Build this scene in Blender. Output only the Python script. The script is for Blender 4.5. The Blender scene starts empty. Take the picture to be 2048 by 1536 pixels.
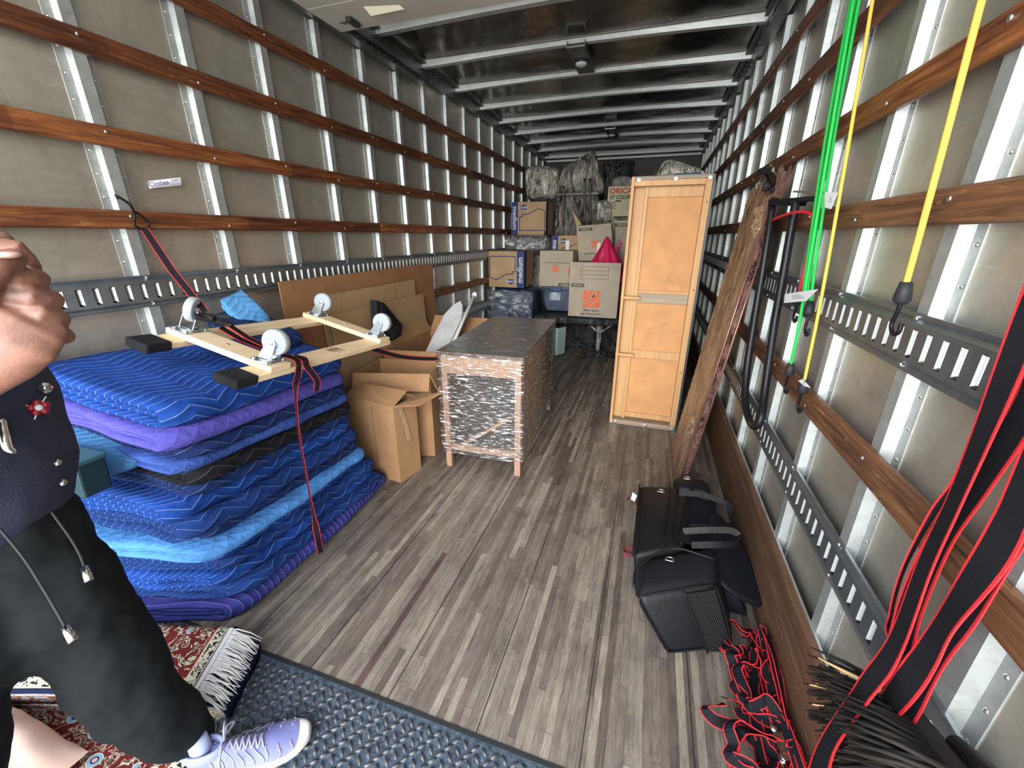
import bpy, math, random
from mathutils import Vector, Matrix, noise, Euler
random.seed(7)
PI = math.pi
sc = bpy.context.scene
col = sc.collection
# ------------------------------------------------------------------ camera
P = Vector((0, 0, 1.35))
RC = Matrix(((0.94937, -0.10935, 0.29452), (0.31417, 0.32367, -0.89248), (0.00226, 0.93982, 0.34166)))
FPX = 813.73
cam = bpy.data.cameras.new('camera'); co = bpy.data.objects.new('camera', cam); col.objects.link(co)
cam.sensor_width = 36; cam.lens = FPX / 2048 * 36; cam.clip_start = 0.02; cam.clip_end = 200
co.matrix_world = Matrix.Translation(P) @ RC.to_4x4()
sc.camera = co
# ------------------------------------------------------------------ light
sc.view_settings.view_transform = 'Standard'; sc.view_settings.look = 'None'
sc.view_settings.gamma = 1; sc.view_settings.use_curve_mapping = False
sc.view_settings.exposure = 0.66
w = bpy.data.worlds.new('daylight'); sc.world = w; w.use_nodes = True
nt = w.node_tree; nt.nodes.clear()
tc = nt.nodes.new('ShaderNodeTexCoord'); sp = nt.nodes.new('ShaderNodeSeparateXYZ'); rp = nt.nodes.new('ShaderNodeValToRGB')
bg = nt.nodes.new('ShaderNodeBackground'); wo = nt.nodes.new('ShaderNodeOutputWorld'); mr = nt.nodes.new('ShaderNodeMapRange')
mr.inputs[1].default_value = -1; mr.inputs[2].default_value = 1
nt.links.new(tc.outputs['Generated'], sp.inputs[0]); nt.links.new(sp.outputs['Z'], mr.inputs[0]); nt.links.new(mr.outputs[0], rp.inputs[0])
e = rp.color_ramp.elements
e[0].position = 0.0; e[0].color = (.30, .28, .25, 1); e[1].position = 1.0; e[1].color = (.65, .82, 1.15, 1)
for p_, c_ in ((.47, (.34, .31, .27, 1)), (.51, (.26, .30, .20, 1)), (.56, (.5, .56, .42, 1)), (.62, (1.15, 1.18, 1.15, 1)), (.8, (.95, 1.08, 1.25, 1))):
    q = e.new(p_); q.color = c_
bg.inputs[1].default_value = 2.75
nt.links.new(rp.outputs[0], bg.inputs[0]); nt.links.new(bg.outputs[0], wo.inputs[0])
def lamp(name, kind, loc, direction, energy, color=(1, 1, 1), **kw):
    l = bpy.data.lights.new(name, kind); l.energy = energy; l.color = color
    for k, v in kw.items(): setattr(l, k, v)
    o = bpy.data.objects.new(name, l); col.objects.link(o); o.location = loc
    o.rotation_euler = Vector(direction).to_track_quat('-Z', 'Y').to_euler()
    return o
lamp('sun', 'SUN', (0, -4, 4), (-.10, 1, -.28), 1.75, (1, .96, .9), angle=math.radians(38))
lamp('opening_fill', 'AREA', (-.67, -.9, 1.5), (0, 1, -.08), 52, (.92, .97, 1), shape='RECTANGLE', size=2.3, size_y=2.2, spread=math.radians(120))  # area lamp added at the open rear to lift the daylight deeper inside
# ------------------------------------------------------------------ helpers
def V(*a): return Vector(a)
def ray(px, py): return RC @ Vector((px - 1024, -(py - 768), -FPX))
def aX(px, py, x):
    d = ray(px, py); return P + d * ((x - P.x) / d.x)
def aY(px, py, y):
    d = ray(px, py); return P + d * ((y - P.y) / d.y)
def aZ(px, py, z):
    d = ray(px, py); return P + d * ((z - P.z) / d.z)
def nz(x, y=0, z=0): return noise.noise(Vector((x, y, z)))

class MB:
    def __init__(s): s.v = []; s.f = []; s.m = []; s.uv = []; s.sm = []
    def add(s, vs, fs, mi=0, uvs=None, smooth=False):
        o = len(s.v); s.v += [tuple(q) for q in vs]
        for i, f in enumerate(fs):
            s.f.append([o + k for k in f]); s.m.append(mi); s.sm.append(smooth)
            s.uv.append([uvs[k] for k in f] if uvs else None)
        return s
    def box(s, c, d, rot=None, mi=0):
        vs = [Vector((x * d[0] / 2, y * d[1] / 2, z * d[2] / 2)) for x in (-1, 1) for y in (-1, 1) for z in (-1, 1)]
        if rot is not None: vs = [rot @ q for q in vs]
        vs = [q + Vector(c) for q in vs]
        return s.add(vs, [(0, 1, 3, 2), (4, 6, 7, 5), (0, 4, 5, 1), (2, 3, 7, 6), (0, 2, 6, 4), (1, 5, 7, 3)], mi)
    def bar(s, a, b, w_, h_, up=(0, 0, 1), mi=0):
        a = Vector(a); b = Vector(b); d = (b - a); L = d.length; d.normalize(); u = Vector(up)
        x = d.cross(u).normalized(); u = x.cross(d).normalized()
        R = Matrix((x, d, u)).transposed()
        return s.box((a + b) / 2, (w_, L, h_), R, mi)
    def hexa(s, p, mi=0):   # p: 8 points, bottom 4 then top 4, both ccw from above
        return s.add(p, [(3, 2, 1, 0), (4, 5, 6, 7), (0, 1, 5, 4), (1, 2, 6, 5), (2, 3, 7, 6), (3, 0, 4, 7)], mi)
    def tube(s, path, r, seg=8, mi=0, caps=True, smooth=True, closed=False):
        path = [Vector(q) for q in path]; n = len(path)
        rr = r if isinstance(r, (list, tuple)) else [r] * n
        t0 = (path[1] - path[0]).normalized()
        u = t0.orthogonal().normalized(); vs = []; L = 0; uvs = []
        for i, q in enumerate(path):
            if closed: t = (path[(i + 1) % n] - path[i - 1]).normalized()
            else: t = (path[min(i + 1, n - 1)] - path[max(i - 1, 0)]).normalized()
            u = (u - t * u.dot(t)).normalized(); w2 = t.cross(u)
            if i: L += (path[i] - path[i - 1]).length
            for k in range(seg):
                a = 2 * PI * k / seg
                vs.append(q + (u * math.cos(a) + w2 * math.sin(a)) * rr[i]); uvs.append((L, k / seg))
        fs = []
        for i in range(n if closed else n - 1):
            j = (i + 1) % n
            for k in range(seg):
                k2 = (k + 1) % seg
                fs.append((i * seg + k, i * seg + k2, j * seg + k2, j * seg + k))
        if caps and not closed: fs += [tuple(range(seg))[::-1], tuple((n - 1) * seg + k for k in range(seg))]
        return s.add(vs, fs, mi, uvs, smooth)
    def rings(s, rings, mi=0, caps=True, smooth=True, uvs=None):
        n = len(rings); seg = len(rings[0]); vs = [q for r in rings for q in r]
        fs = [(i * seg + k, i * seg + (k + 1) % seg, (i + 1) * seg + (k + 1) % seg, (i + 1) * seg + k) for i in range(n - 1) for k in range(seg)]
        if caps: fs += [tuple(range(seg))[::-1], tuple((n - 1) * seg + k for k in range(seg))]
        return s.add(vs, fs, mi, uvs, smooth)
    def grid(s, fn, nu, nv, mi=0, smooth=True, uvfn=None):
        vs = []; uvs = []
        for i in range(nu + 1):
            for j in range(nv + 1):
                a, b = i / nu, j / nv; vs.append(fn(a, b)); uvs.append(uvfn(a, b) if uvfn else (a, b))
        fs = [(i * (nv + 1) + j, (i + 1) * (nv + 1) + j, (i + 1) * (nv + 1) + j + 1, i * (nv + 1) + j + 1) for i in range(nu) for j in range(nv)]
        return s.add(vs, fs, mi, uvs, smooth)
    def prism(s, poly, off, mi=0, smooth=False):   # poly: 3D points, off: extrusion vector
        n = len(poly); off = Vector(off); vs = [Vector(q) for q in poly] + [Vector(q) + off for q in poly]
        fs = [tuple(range(n))[::-1], tuple(range(n, 2 * n))] + [(i, (i + 1) % n, n + (i + 1) % n, n + i) for i in range(n)]
        return s.add(vs, fs, mi, None, smooth)
    def ribbon(s, path, wid, side, th=.0016, mi=0):
        """flat strap: path points, side = list/one vector across the strap; uv.x length, uv.y 0..1 across"""
        path = [Vector(q) for q in path]; n = len(path); vs = []; uvs = []; L = 0
        for i, q in enumerate(path):
            t = (path[min(i + 1, n - 1)] - path[max(i - 1, 0)]).normalized()
            sd = Vector(side[i] if isinstance(side, list) else side); sd = (sd - t * sd.dot(t)).normalized()
            nn = t.cross(sd)
            if i: L += (path[i] - path[i - 1]).length
            for k, (a, b) in enumerate(((-.5, -1), (.5, -1), (.5, 1), (-.5, 1))):
                vs.append(q + sd * wid * a + nn * th * b * .5); uvs.append((L, a + .5))
        fs = [(i * 4 + k, i * 4 + (k + 1) % 4, i * 4 + 4 + (k + 1) % 4, i * 4 + 4 + k) for i in range(n - 1) for k in range(4)]
        fs += [(0, 1, 2, 3)[::-1], tuple((n - 1) * 4 + k for k in range(4))]
        return s.add(vs, fs, mi, uvs, False)
    def sphere(s, c, r, mi=0, seg=12, rg=8, sq=(1, 1, 1)):
        vs = []; fs = []
        for i in range(1, rg):
            th = PI * i / rg
            for k in range(seg):
                a = 2 * PI * k / seg
                vs.append(Vector(c) + Vector((math.sin(th) * math.cos(a) * r * sq[0], math.sin(th) * math.sin(a) * r * sq[1], math.cos(th) * r * sq[2])))
        top = len(vs); vs.append(Vector(c) + Vector((0, 0, r * sq[2]))); vs.append(Vector(c) - Vector((0, 0, r * sq[2])))
        for i in range(rg - 2):
            for k in range(seg): fs.append((i * seg + k, (i + 1) * seg + k, (i + 1) * seg + (k + 1) % seg, i * seg + (k + 1) % seg))
        for k in range(seg):
            fs.append((top, k, (k + 1) % seg)); fs.append((top + 1, (rg - 2) * seg + (k + 1) % seg, (rg - 2) * seg + k))
        return s.add(vs, fs, mi, None, True)
    def build(s, name, mats, parent=None, bevel=0, seg=2):
        me = bpy.data.meshes.new(name); me.from_pydata(s.v, [], s.f); me.update()
        if not isinstance(mats, (list, tuple)): mats = [mats]
        for m_ in mats: me.materials.append(getattr(m_, 'm', m_))
        me.polygons.foreach_set('material_index', s.m); me.polygons.foreach_set('use_smooth', s.sm)
        if any(s.uv):
            ul = me.uv_layers.new(name='UVMap'); data = []
            for f, u in zip(s.f, s.uv):
                for k in range(len(f)): data += list(u[k]) if u else [0, 0]
            ul.data.foreach_set('uv', data)
        o = bpy.data.objects.new(name, me); col.objects.link(o)
        if parent is not None:
            o.parent = parent; o.matrix_parent_inverse = parent.matrix_basis.inverted()
        if bevel:
            b = o.modifiers.new('bevel', 'BEVEL'); b.width = bevel; b.segments = seg; b.limit_method = 'ANGLE'
        return o

def tag(o, label, cat, group=None):
    o['label'] = label; o['category'] = cat
    if group: o['group'] = group
    return o
def thing(name, label, cat, loc=(0, 0, 0), group=None):
    o = bpy.data.objects.new(name, None); o.empty_display_size = .1; col.objects.link(o); o.location = loc
    return tag(o, label, cat, group)
def struct(o): o['kind'] = 'structure'; return o
def smooth_path(pts, n=8, closed=False):
    pts = [Vector(q) for q in pts]; out = []; N = len(pts)
    for i in range(N if closed else N - 1):
        p0 = pts[(i - 1) % N] if (closed or i > 0) else pts[0] * 2 - pts[1]
        p1 = pts[i]; p2 = pts[(i + 1) % N]
        p3 = pts[(i + 2) % N] if (closed or i + 2 < N) else p2 * 2 - p1
        for k in range(n):
            t = k / n
            out.append(.5 * ((2 * p1) + (p2 - p0) * t + (2 * p0 - 5 * p1 + 4 * p2 - p3) * t * t + (3 * p1 - p0 - 3 * p2 + p3) * t ** 3))
    if not closed: out.append(pts[-1])
    return out
def text_mesh(body, size, align='CENTER', bold=0.0, sx=1.0):
    cu = bpy.data.curves.new('t', 'FONT'); cu.body = body; cu.size = size; cu.align_x = align; cu.align_y = 'CENTER'; cu.offset = bold
    cu.resolution_u = 3
    o = bpy.data.objects.new('t', cu); col.objects.link(o)
    dg = bpy.context.evaluated_depsgraph_get(); me = bpy.data.meshes.new_from_object(o.evaluated_get(dg))
    vs = [Vector((q.co.x * sx, q.co.y, 0)) for q in me.vertices]; fs = [tuple(p_.vertices) for p_ in me.polygons]
    bpy.data.objects.remove(o); bpy.data.curves.remove(cu); bpy.data.meshes.remove(me)
    return vs, fs
def put_text(mb, body, size, org, ux, uy, mi=0, lift=.0006, rot=0, bold=0, sx=1.0, align='CENTER'):
    vs, fs = text_mesh(body, size, align, bold, sx); ux = Vector(ux).normalized(); uy = Vector(uy).normalized(); n = ux.cross(uy)
    c, s_ = math.cos(rot), math.sin(rot)
    mb.add([Vector(org) + ux * (q.x * c - q.y * s_) + uy * (q.x * s_ + q.y * c) + n * lift for q in vs], fs, mi)
def flat(mb, pts, org, ux, uy, mi=0, lift=.0003):
    ux = Vector(ux).normalized(); uy = Vector(uy).normalized(); n = ux.cross(uy)
    mb.add([Vector(org) + ux * a + uy * b + n * lift for a, b in pts], [tuple(range(len(pts)))], mi)
def line2(mb, a, b, wd, org, ux, uy, mi=0, lift=.0005):
    a = Vector((a[0], a[1])); b = Vector((b[0], b[1])); d = (b - a).normalized(); n = Vector((-d.y, d.x)) * wd / 2; d = d * wd / 2
    flat(mb, [tuple(a - n - d), tuple(b - n + d), tuple(b + n + d), tuple(a + n - d)], org, ux, uy, mi, lift)

# ------------------------------------------------------------------ materials
class Mat:
    def __init__(s, name, color=(.5, .5, .5), rough=.6, metal=0, spec=.5):
        s.m = bpy.data.materials.new(name); s.m.use_nodes = True; s.t = s.m.node_tree
        s.b = s.t.nodes['Principled BSDF']; s.out = s.t.nodes['Material Output']
        s.set('Base Color', (*color, 1)); s.set('Roughness', rough); s.set('Metallic', metal); s.set('Specular IOR Level', spec)
    def set(s, k, v): s.b.inputs[k].default_value = v
    def n(s, typ, **kw):
        nd = s.t.nodes.new('ShaderNode' + typ)
        for k, v in kw.items():
            if k.startswith('i_'):
                key = k[2:]; nd.inputs[int(key) if key.isdigit() else key.replace('_', ' ')].default_value = v
            else: setattr(nd, k, v)
        return nd
    def l(s, a, b): s.t.links.new(a, b)
    def plug(s, k, out): s.l(out, s.b.inputs[k])
    def co(s, which='Object', scale=(1, 1, 1), loc=(0, 0, 0), rot=(0, 0, 0)):
        t = s.n('TexCoord'); m_ = s.n('Mapping'); m_.inputs['Scale'].default_value = scale; m_.inputs['Location'].default_value = loc; m_.inputs['Rotation'].default_value = rot
        s.l(t.outputs[which], m_.inputs[0]); return m_.outputs[0]
    def noise(s, vec, scale=5, detail=4, rough=.55, dist=0):
        nd = s.n('TexNoise'); nd.inputs['Scale'].default_value = scale; nd.inputs['Detail'].default_value = detail
        nd.inputs['Roughness'].default_value = rough; nd.inputs['Distortion'].default_value = dist
        s.l(vec, nd.inputs['Vector']); return nd.outputs[0]
    def ramp(s, fac, stops, interp='LINEAR'):
        r = s.n('ValToRGB'); r.color_ramp.interpolation = interp; el = r.color_ramp.elements
        while len(el) < len(stops): el.new(.5)
        for x, (p_, c_) in zip(el, stops): x.position = p_; x.color = (*c_, 1) if len(c_) == 3 else c_
        s.l(fac, r.inputs[0]); return r.outputs[0]
    def math(s, op, a, b=None, c=None):
        m_ = s.n('Math', operation=op)
        for i, x in enumerate((a, b, c)):
            if x is None: continue
            if isinstance(x, (int, float)): m_.inputs[i].default_value = x
            else: s.l(x, m_.inputs[i])
        return m_.outputs[0]
    def mix(s, fac, a, b, mode='MIX'):
        m_ = s.n('Mix', data_type='RGBA', blend_type=mode)
        for i, x in ((0, fac), (6, a), (7, b)):
            if isinstance(x, (int, float)): m_.inputs[i].default_value = x
            elif isinstance(x, tuple): m_.inputs[i].default_value = (*x, 1)
            else: s.l(x, m_.inputs[i])
        return m_.outputs[2]
    def sep(s, vec):
        x = s.n('SeparateXYZ'); s.l(vec, x.inputs[0]); return x.outputs
    def bump(s, h, strength=.3, dist=.01, chain=None):
        b = s.n('Bump'); b.inputs['Strength'].default_value = strength; b.inputs['Distance'].default_value = dist
        s.l(h, b.inputs['Height'])
        if chain is not None: s.l(chain, b.inputs['Normal'])
        s.plug('Normal', b.outputs[0]); return b.outputs[0]

def plain(name, color, rough=.6, metal=0, bump=0, bscale=60, var=0.0, **kw):
    m_ = Mat(name, color, rough, metal, kw.get('spec', .5 if max(color) > .03 else .22)); v = m_.co()
    if var:
        f = m_.noise(v, kw.get('vscale', 9), 4)
        m_.plug('Base Color', m_.ramp(f, [(.3, tuple(c * (1 - var) for c in color)), (.7, tuple(min(1, c * (1 + var)) for c in color))]))
    if bump: m_.bump(m_.noise(v, bscale, 3), bump, .004)
    return m_

# aluminium skin of the walls
def m_alu(name, c0, c1, rough, big=.25, dist=.02):
    m_ = Mat(name, c0, rough, .82 if 'wall' in name else 1); v = m_.co()
    f = m_.noise(v, 2.2, 5, .6)
    scr = m_.noise(m_.co(scale=(9, 3, 60), rot=(.15, .05, 0)), 3, 3, .7)
    sc2 = m_.noise(m_.co(scale=(50, 5, 30), rot=(-.5, .2, 0)), 2, 2, .6)
    base = m_.ramp(f, [(.3, c0), (.7, c1)])
    base = m_.mix(m_.ramp(scr, [(.60, (0, 0, 0)), (.74, (.45, .45, .45))]), base, (.85, .84, .80))
    gr = m_.noise(m_.co(scale=(3, 3, 2)), 3, 8, .75, 1.0)
    base = m_.mix(1, base, m_.ramp(gr, [(.35, (.87, .865, .85)), (.5, (1, 1, 1)), (.7, (1.08, 1.075, 1.06))]), 'MULTIPLY')
    m_.plug('Base Color', base)
    m_.plug('Roughness', m_.math('ADD', m_.math('MULTIPLY', sc2, .18), rough - .08))
    m_.bump(m_.noise(v, 1.6, 2, .5), big, dist)
    return m_
M_wall = m_alu('wall_skin', (.54, .505, .435), (.68, .64, .56), .40)
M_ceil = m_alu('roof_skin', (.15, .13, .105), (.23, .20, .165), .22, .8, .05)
def m_galv(name, c0, c1, rough, metal=.9):
    m_ = Mat(name, c0, rough, metal); v = m_.co()
    vo = m_.n('TexVoronoi'); vo.inputs['Scale'].default_value = 38; m_.l(v, vo.inputs['Vector'])
    f = m_.noise(v, 7, 7, .72); mm = m_.math('ADD', m_.math('MULTIPLY', m_.sep(vo.outputs['Color'])[0], .12), m_.math('MULTIPLY', f, .75))
    base = m_.ramp(mm, [(.3, c0), (.75, c1)])
    st = m_.noise(m_.co(scale=(12, 12, 26)), 4, 4, .65)
    base = m_.mix(m_.ramp(st, [(.62, (0, 0, 0)), (.70, (.7, .7, .7))]), base, (.3, .3, .3))
    m_.plug('Base Color', base); m_.bump(f, .08, .004); return m_
M_stud = m_galv('galvanised_stud', (.40, .42, .42), (.66, .68, .66), .52, .75)
M_bow = m_galv('roof_bow_steel', (.55, .56, .54), (.75, .76, .73), .5, .6)
M_track = m_galv('galvanised_track', (.25, .28, .31), (.42, .46, .49), .38)
M_tab = plain('tab_steel_glint', (.86, .87, .87), .35, .6)  # paler than the track: the tab's reflection is put into its colour
M_rail = m_galv('top_rail_steel', (.16, .17, .165), (.28, .29, .28), .45)
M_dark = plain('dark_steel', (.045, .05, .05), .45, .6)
M_rivet = plain('rivet_steel', (.7, .7, .68), .35, 1)
def m_wood(name, stops, axis='Y', rough=.5, seg=0, scale=1.0, worn=0.0, bump=.25):
    m_ = Mat(name, stops[0][1], rough); v = m_.co()
    s_ = {'X': (1.2, 22, 22), 'Y': (22, 1.2, 22), 'Z': (22, 22, 1.2)}[axis]; s_ = tuple(q * scale for q in s_)
    g = m_.noise(m_.co(scale=s_), 2.0, 6, .65, .6)
    base = m_.ramp(g, stops)
    if seg:   # lengths of board of different tone
        y = m_.sep(v)[1]; z = m_.sep(v)[2]
        wn = m_.n('TexWhiteNoise', noise_dimensions='2D'); cb = m_.n('CombineXYZ')
        m_.l(m_.math('FLOOR', m_.math('DIVIDE', m_.math('ADD', y, m_.math('MULTIPLY', m_.math('FLOOR', m_.math('MULTIPLY', z, 3.9)), .73)), seg)), cb.inputs[0]); m_.l(m_.math('FLOOR', m_.math('MULTIPLY', z, 3.9)), cb.inputs[1])
        m_.l(cb.outputs[0], wn.inputs['Vector'])
        tint = m_.ramp(wn.outputs[0], [(0, (.42, .3, .26)), (.35, (.8, .62, .5)), (.65, (1.0, .85, .7)), (1, (1.5, 1.25, .95))])
        base = m_.mix(1, base, tint, 'MULTIPLY')
    if worn:
        wn2 = m_.noise(m_.co(scale=(30, 5, 30) if axis == 'Y' else (6, 6, 6)), 1.6, 6, .75)
        base = m_.mix(m_.ramp(wn2, [(.60, (0, 0, 0)), (.72, (worn, worn, worn))]), base, (.46, .27, .13))
    m_.plug('Base Color', base); m_.bump(g, bump, .003); return m_
M_slat = m_wood('slat_wood', [(.28, (.03, .012, .008)), (.48, (.12, .044, .018)), (.7, (.25, .105, .04))], 'Y', .45, 1.05, 1.6, .45, .5)
M_slatr = m_wood('worn_slat_wood', [(.28, (.03, .014, .009)), (.48, (.12, .048, .021)), (.7, (.24, .105, .048))], 'Y', .55, 0, 1.6, .85, .7)
M_kick = m_wood('scuffed_plywood', [(.2, (.035, .018, .011)), (.5, (.095, .045, .024)), (.85, (.19, .10, .055))], 'Y', .6, 0, .8, .6)
M_pine = m_wood('pine_wood', [(.2, (.62, .43, .24)), (.5, (.75, .56, .34)), (.85, (.85, .69, .47))], 'Y', .6, 0, .6, 0, .1)
M_pine2 = m_wood('panel_pine', [(.2, (.36, .18, .072)), (.5, (.46, .25, .105)), (.85, (.55, .34, .165))], 'Z', .6, 0, .6, 0, .1)
M_desk = m_wood('desk_wood', [(.2, (.24, .13, .085)), (.5, (.33, .19, .125)), (.85, (.42, .26, .175))], 'Z', .5, 0, .6, 0, .05)
M_desktop = m_wood('desk_top_wood', [(.2, (.045, .025, .022)), (.5, (.08, .046, .038)), (.85, (.115, .07, .058))], 'Y', .4, 0, .6, 0, .05)
M_hard = plain('hardboard', (.47, .235, .092), .75, 0, .2, 140, .12)
def m_floor():
    m_ = Mat('laminated_floor', (.3, .27, .24), .5); v = m_.co(); x, y, z = m_.sep(v)
    W = .0245
    xi = m_.math('DIVIDE', x, W); ix = m_.math('FLOOR', xi)
    w1 = m_.n('TexWhiteNoise', noise_dimensions='1D'); m_.l(ix, w1.inputs['W'])
    yo = m_.math('ADD', m_.math('MULTIPLY', w1.outputs[0], 7.3), m_.math('DIVIDE', y, .62))
    iy = m_.math('FLOOR', yo)
    cb = m_.n('CombineXYZ'); m_.l(ix, cb.inputs[0]); m_.l(iy, cb.inputs[1])
    w2 = m_.n('TexWhiteNoise', noise_dimensions='2D'); m_.l(cb.outputs[0], w2.inputs['Vector'])
    base = m_.ramp(w2.outputs[0], [(0, (.095, .076, .064)), (.2, (.135, .11, .093)), (.45, (.165, .137, .115)), (.7, (.19, .162, .135)), (.88, (.22, .19, .155)), (.955, (.27, .235, .185)), (.975, (.11, .078, .07)), (1, (.085, .05, .048))], 'LINEAR')
    g = m_.noise(m_.co(scale=(150, 9, 10)), 1.2, 8, .78, 1.2)
    base = m_.mix(1, base, m_.ramp(g, [(.3, (.38, .36, .35)), (.5, (1, 1, 1)), (.72, (1.55, 1.53, 1.48))]), 'MULTIPLY')
    st = m_.noise(m_.co(scale=(5, 2.2, 1)), 2, 7, .72)
    base = m_.mix(1, base, m_.ramp(st, [(.32, (.55, .53, .52)), (.5, (.95, .93, .90)), (.68, (1.25, 1.22, 1.15))]), 'MULTIPLY')
    sp_ = m_.noise(m_.co(scale=(60, 25, 1)), 2.5, 3, .6)
    base = m_.mix(m_.ramp(sp_, [(.70, (0, 0, 0)), (.78, (.55, .55, .55))]), base, (.55, .52, .48))
    fx = m_.math('FRACT', xi); fy = m_.math('FRACT', yo)
    gx = m_.math('LESS_THAN', m_.math('MINIMUM', fx, m_.math('SUBTRACT', 1, fx)), .035)
    gy = m_.math('LESS_THAN', fy, .004)
    gap = m_.math('MAXIMUM', gx, gy)
    # wide ship-lap joints every 30 cm
    xw = m_.math('FRACT', m_.math('DIVIDE', m_.math('ADD', x, .04), .297)); gw = m_.math('LESS_THAN', xw, .014)
    base = m_.mix(m_.math('MULTIPLY', gap, .45), base, (.03, .025, .02))
    base = m_.mix(m_.math('MULTIPLY', gw, .9), base, (.018, .015, .013))
    m_.plug('Base Color', base)
    m_.plug('Roughness', m_.ramp(g, [(.3, (.62, .62, .62)), (.7, (.42, .42, .42))]))
    h = m_.math('SUBTRACT', m_.math('MULTIPLY', g, .5), m_.math('MAXIMUM', m_.math('MULTIPLY', gap, .35), gw))
    m_.bump(h, .5, .003); return m_
M_floor = m_floor()
M_plate = plain('diamond_plate', (.075, .10, .13), .5, .35, .9, 90, .6, vscale=45)
M_lozenge = plain('worn_lozenge', (.085, .08, .08), .42, .35, .5, 120, .4, vscale=60)
M_doorp = plain('door_panel_paint', (.42, .39, .34), .6, 0, .15, 30, .1, vscale=3)

def m_quilt(name, color, stitch, kind='zig', space=.030, amp=.034, per=.15, rough=.85):
    m_ = Mat(name, color, rough, 0, .3); t = m_.n('TexCoord'); u, v, _ = m_.sep(t.outputs['UV'])
    wob = m_.noise(m_.co('UV', (9, 9, 9)), 1, 2); 
    u = m_.math('ADD', u, m_.math('MULTIPLY', wob, .014))
    if kind == 'zig': tri = m_.math('PINGPONG', v, per / 2); a = m_.math('ADD', u, m_.math('MULTIPLY', tri, amp / (per / 2) * 1.0))
    elif kind == 'dia': tri = m_.math('PINGPONG', v, .05); a = m_.math('ADD', u, m_.math('MULTIPLY', tri, 1.0))
    else: a = m_.math('ADD', v, m_.math('MULTIPLY', m_.math('SINE', m_.math('MULTIPLY', u, 18)), .006))
    fr = m_.math('FRACT', m_.math('DIVIDE', a, space))
    d = m_.math('ABSOLUTE', m_.math('SUBTRACT', fr, .5))         # .5 at the stitch
    line = m_.ramp(d, [(.452, (0, 0, 0)), (.475, (1, 1, 1))])
    puff = m_.math('POWER', m_.math('SUBTRACT', 1, m_.math('MULTIPLY', d, 2)), .55)
    if kind == 'dia':
        b2 = m_.math('SUBTRACT', u, m_.math('MULTIPLY', tri, 1.0)); f2 = m_.math('FRACT', m_.math('DIVIDE', b2, space))
        d2 = m_.math('ABSOLUTE', m_.math('SUBTRACT', f2, .5)); puff = m_.math('MINIMUM', puff, m_.math('POWER', m_.math('SUBTRACT', 1, m_.math('MULTIPLY', d2, 2)), .55))
    f = m_.noise(m_.co(), 7, 5, .6)
    base = m_.ramp(f, [(.3, tuple(c * .72 for c in color)), (.7, tuple(c * 1.2 for c in color))])
    base = m_.mix(m_.math('MULTIPLY', line, .42 if kind != 'dia' else .15), base, stitch)
    m_.plug('Base Color', base)
    n1 = m_.bump(m_.noise(m_.co(scale=(1, 1, 2)), 20, 4, .6), .6, .012)
    m_.bump(puff, .7 if kind != 'dia' else .4, .006, n1); m_.set('Specular IOR Level', .15); return m_
M_q = dict(
    royal=m_quilt('quilt_royal_blue', (.008, .045, .23), (.42, .52, .85)),
    blue=m_quilt('quilt_blue', (.009, .033, .145), (.2, .3, .62)),
    mid=m_quilt('quilt_mid_blue', (.035, .075, .28), (.22, .28, .6), 'dia', .04),
    navy=m_quilt('quilt_navy', (.009, .022, .09), (.2, .27, .5)),
    purple=m_quilt('quilt_purple', (.085, .075, .36), (.2, .16, .55), 'dia', .05),
    violet=m_quilt('quilt_violet', (.035, .038, .20), (.45, .42, .75), 'str', .028),
    light=m_quilt('quilt_light_blue', (.075, .235, .56), (.2, .4, .8), 'dia', .045),
    teal=m_quilt('quilt_pale_blue', (.07, .22, .44), (.3, .5, .8), 'zig'),
    slate=m_quilt('quilt_slate', (.03, .055, .13), (.12, .16, .28), 'dia', .05),
    black=m_quilt('quilt_black', (.009, .009, .012), (.13, .13, .15)))
def m_card(name, c, stripe=True):
    m_ = Mat(name, c, .8, 0, .25); v = m_.co(); f = m_.noise(v, 5, 5, .6)
    base = m_.ramp(f, [(.3, tuple(q * .85 for q in c)), (.7, tuple(min(1, q * 1.1) for q in c))])
    g = m_.noise(m_.co(scale=(40, 40, 3)), 3, 3)
    base = m_.mix(1, base, m_.ramp(g, [(.3, (.93, .93, .93)), (.7, (1.04, 1.04, 1.04))]), 'MULTIPLY')
    m_.plug('Base Color', base); m_.bump(g, .12, .002); return m_
M_card = m_card('cardboard', (.36, .20, .10))
M_card2 = m_card('cardboard_red_brown', (.30, .145, .068))
M_card3 = m_card('cardboard_tan', (.37, .235, .125))
M_cardin = m_card('cardboard_inside', (.40, .26, .145))
M_lowes = m_card('cardboard_mover', (.42, .28, .155))
M_hd = m_card('cardboard_grey_tan', (.40, .335, .26))
M_ink = plain('dark_ink', (.02, .02, .03), .7)
M_inkg = plain('grey_ink', (.06, .055, .05), .7)
M_lblue = plain('mover_blue_ink', (.012, .03, .16), .7)
M_orange = plain('orange_ink', (.72, .12, .035), .7)
M_white = plain('white_print', (.72, .72, .72), .6)
M_paper = plain('white_paper', (.75, .75, .78), .6, 0, .2, 30)
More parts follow.
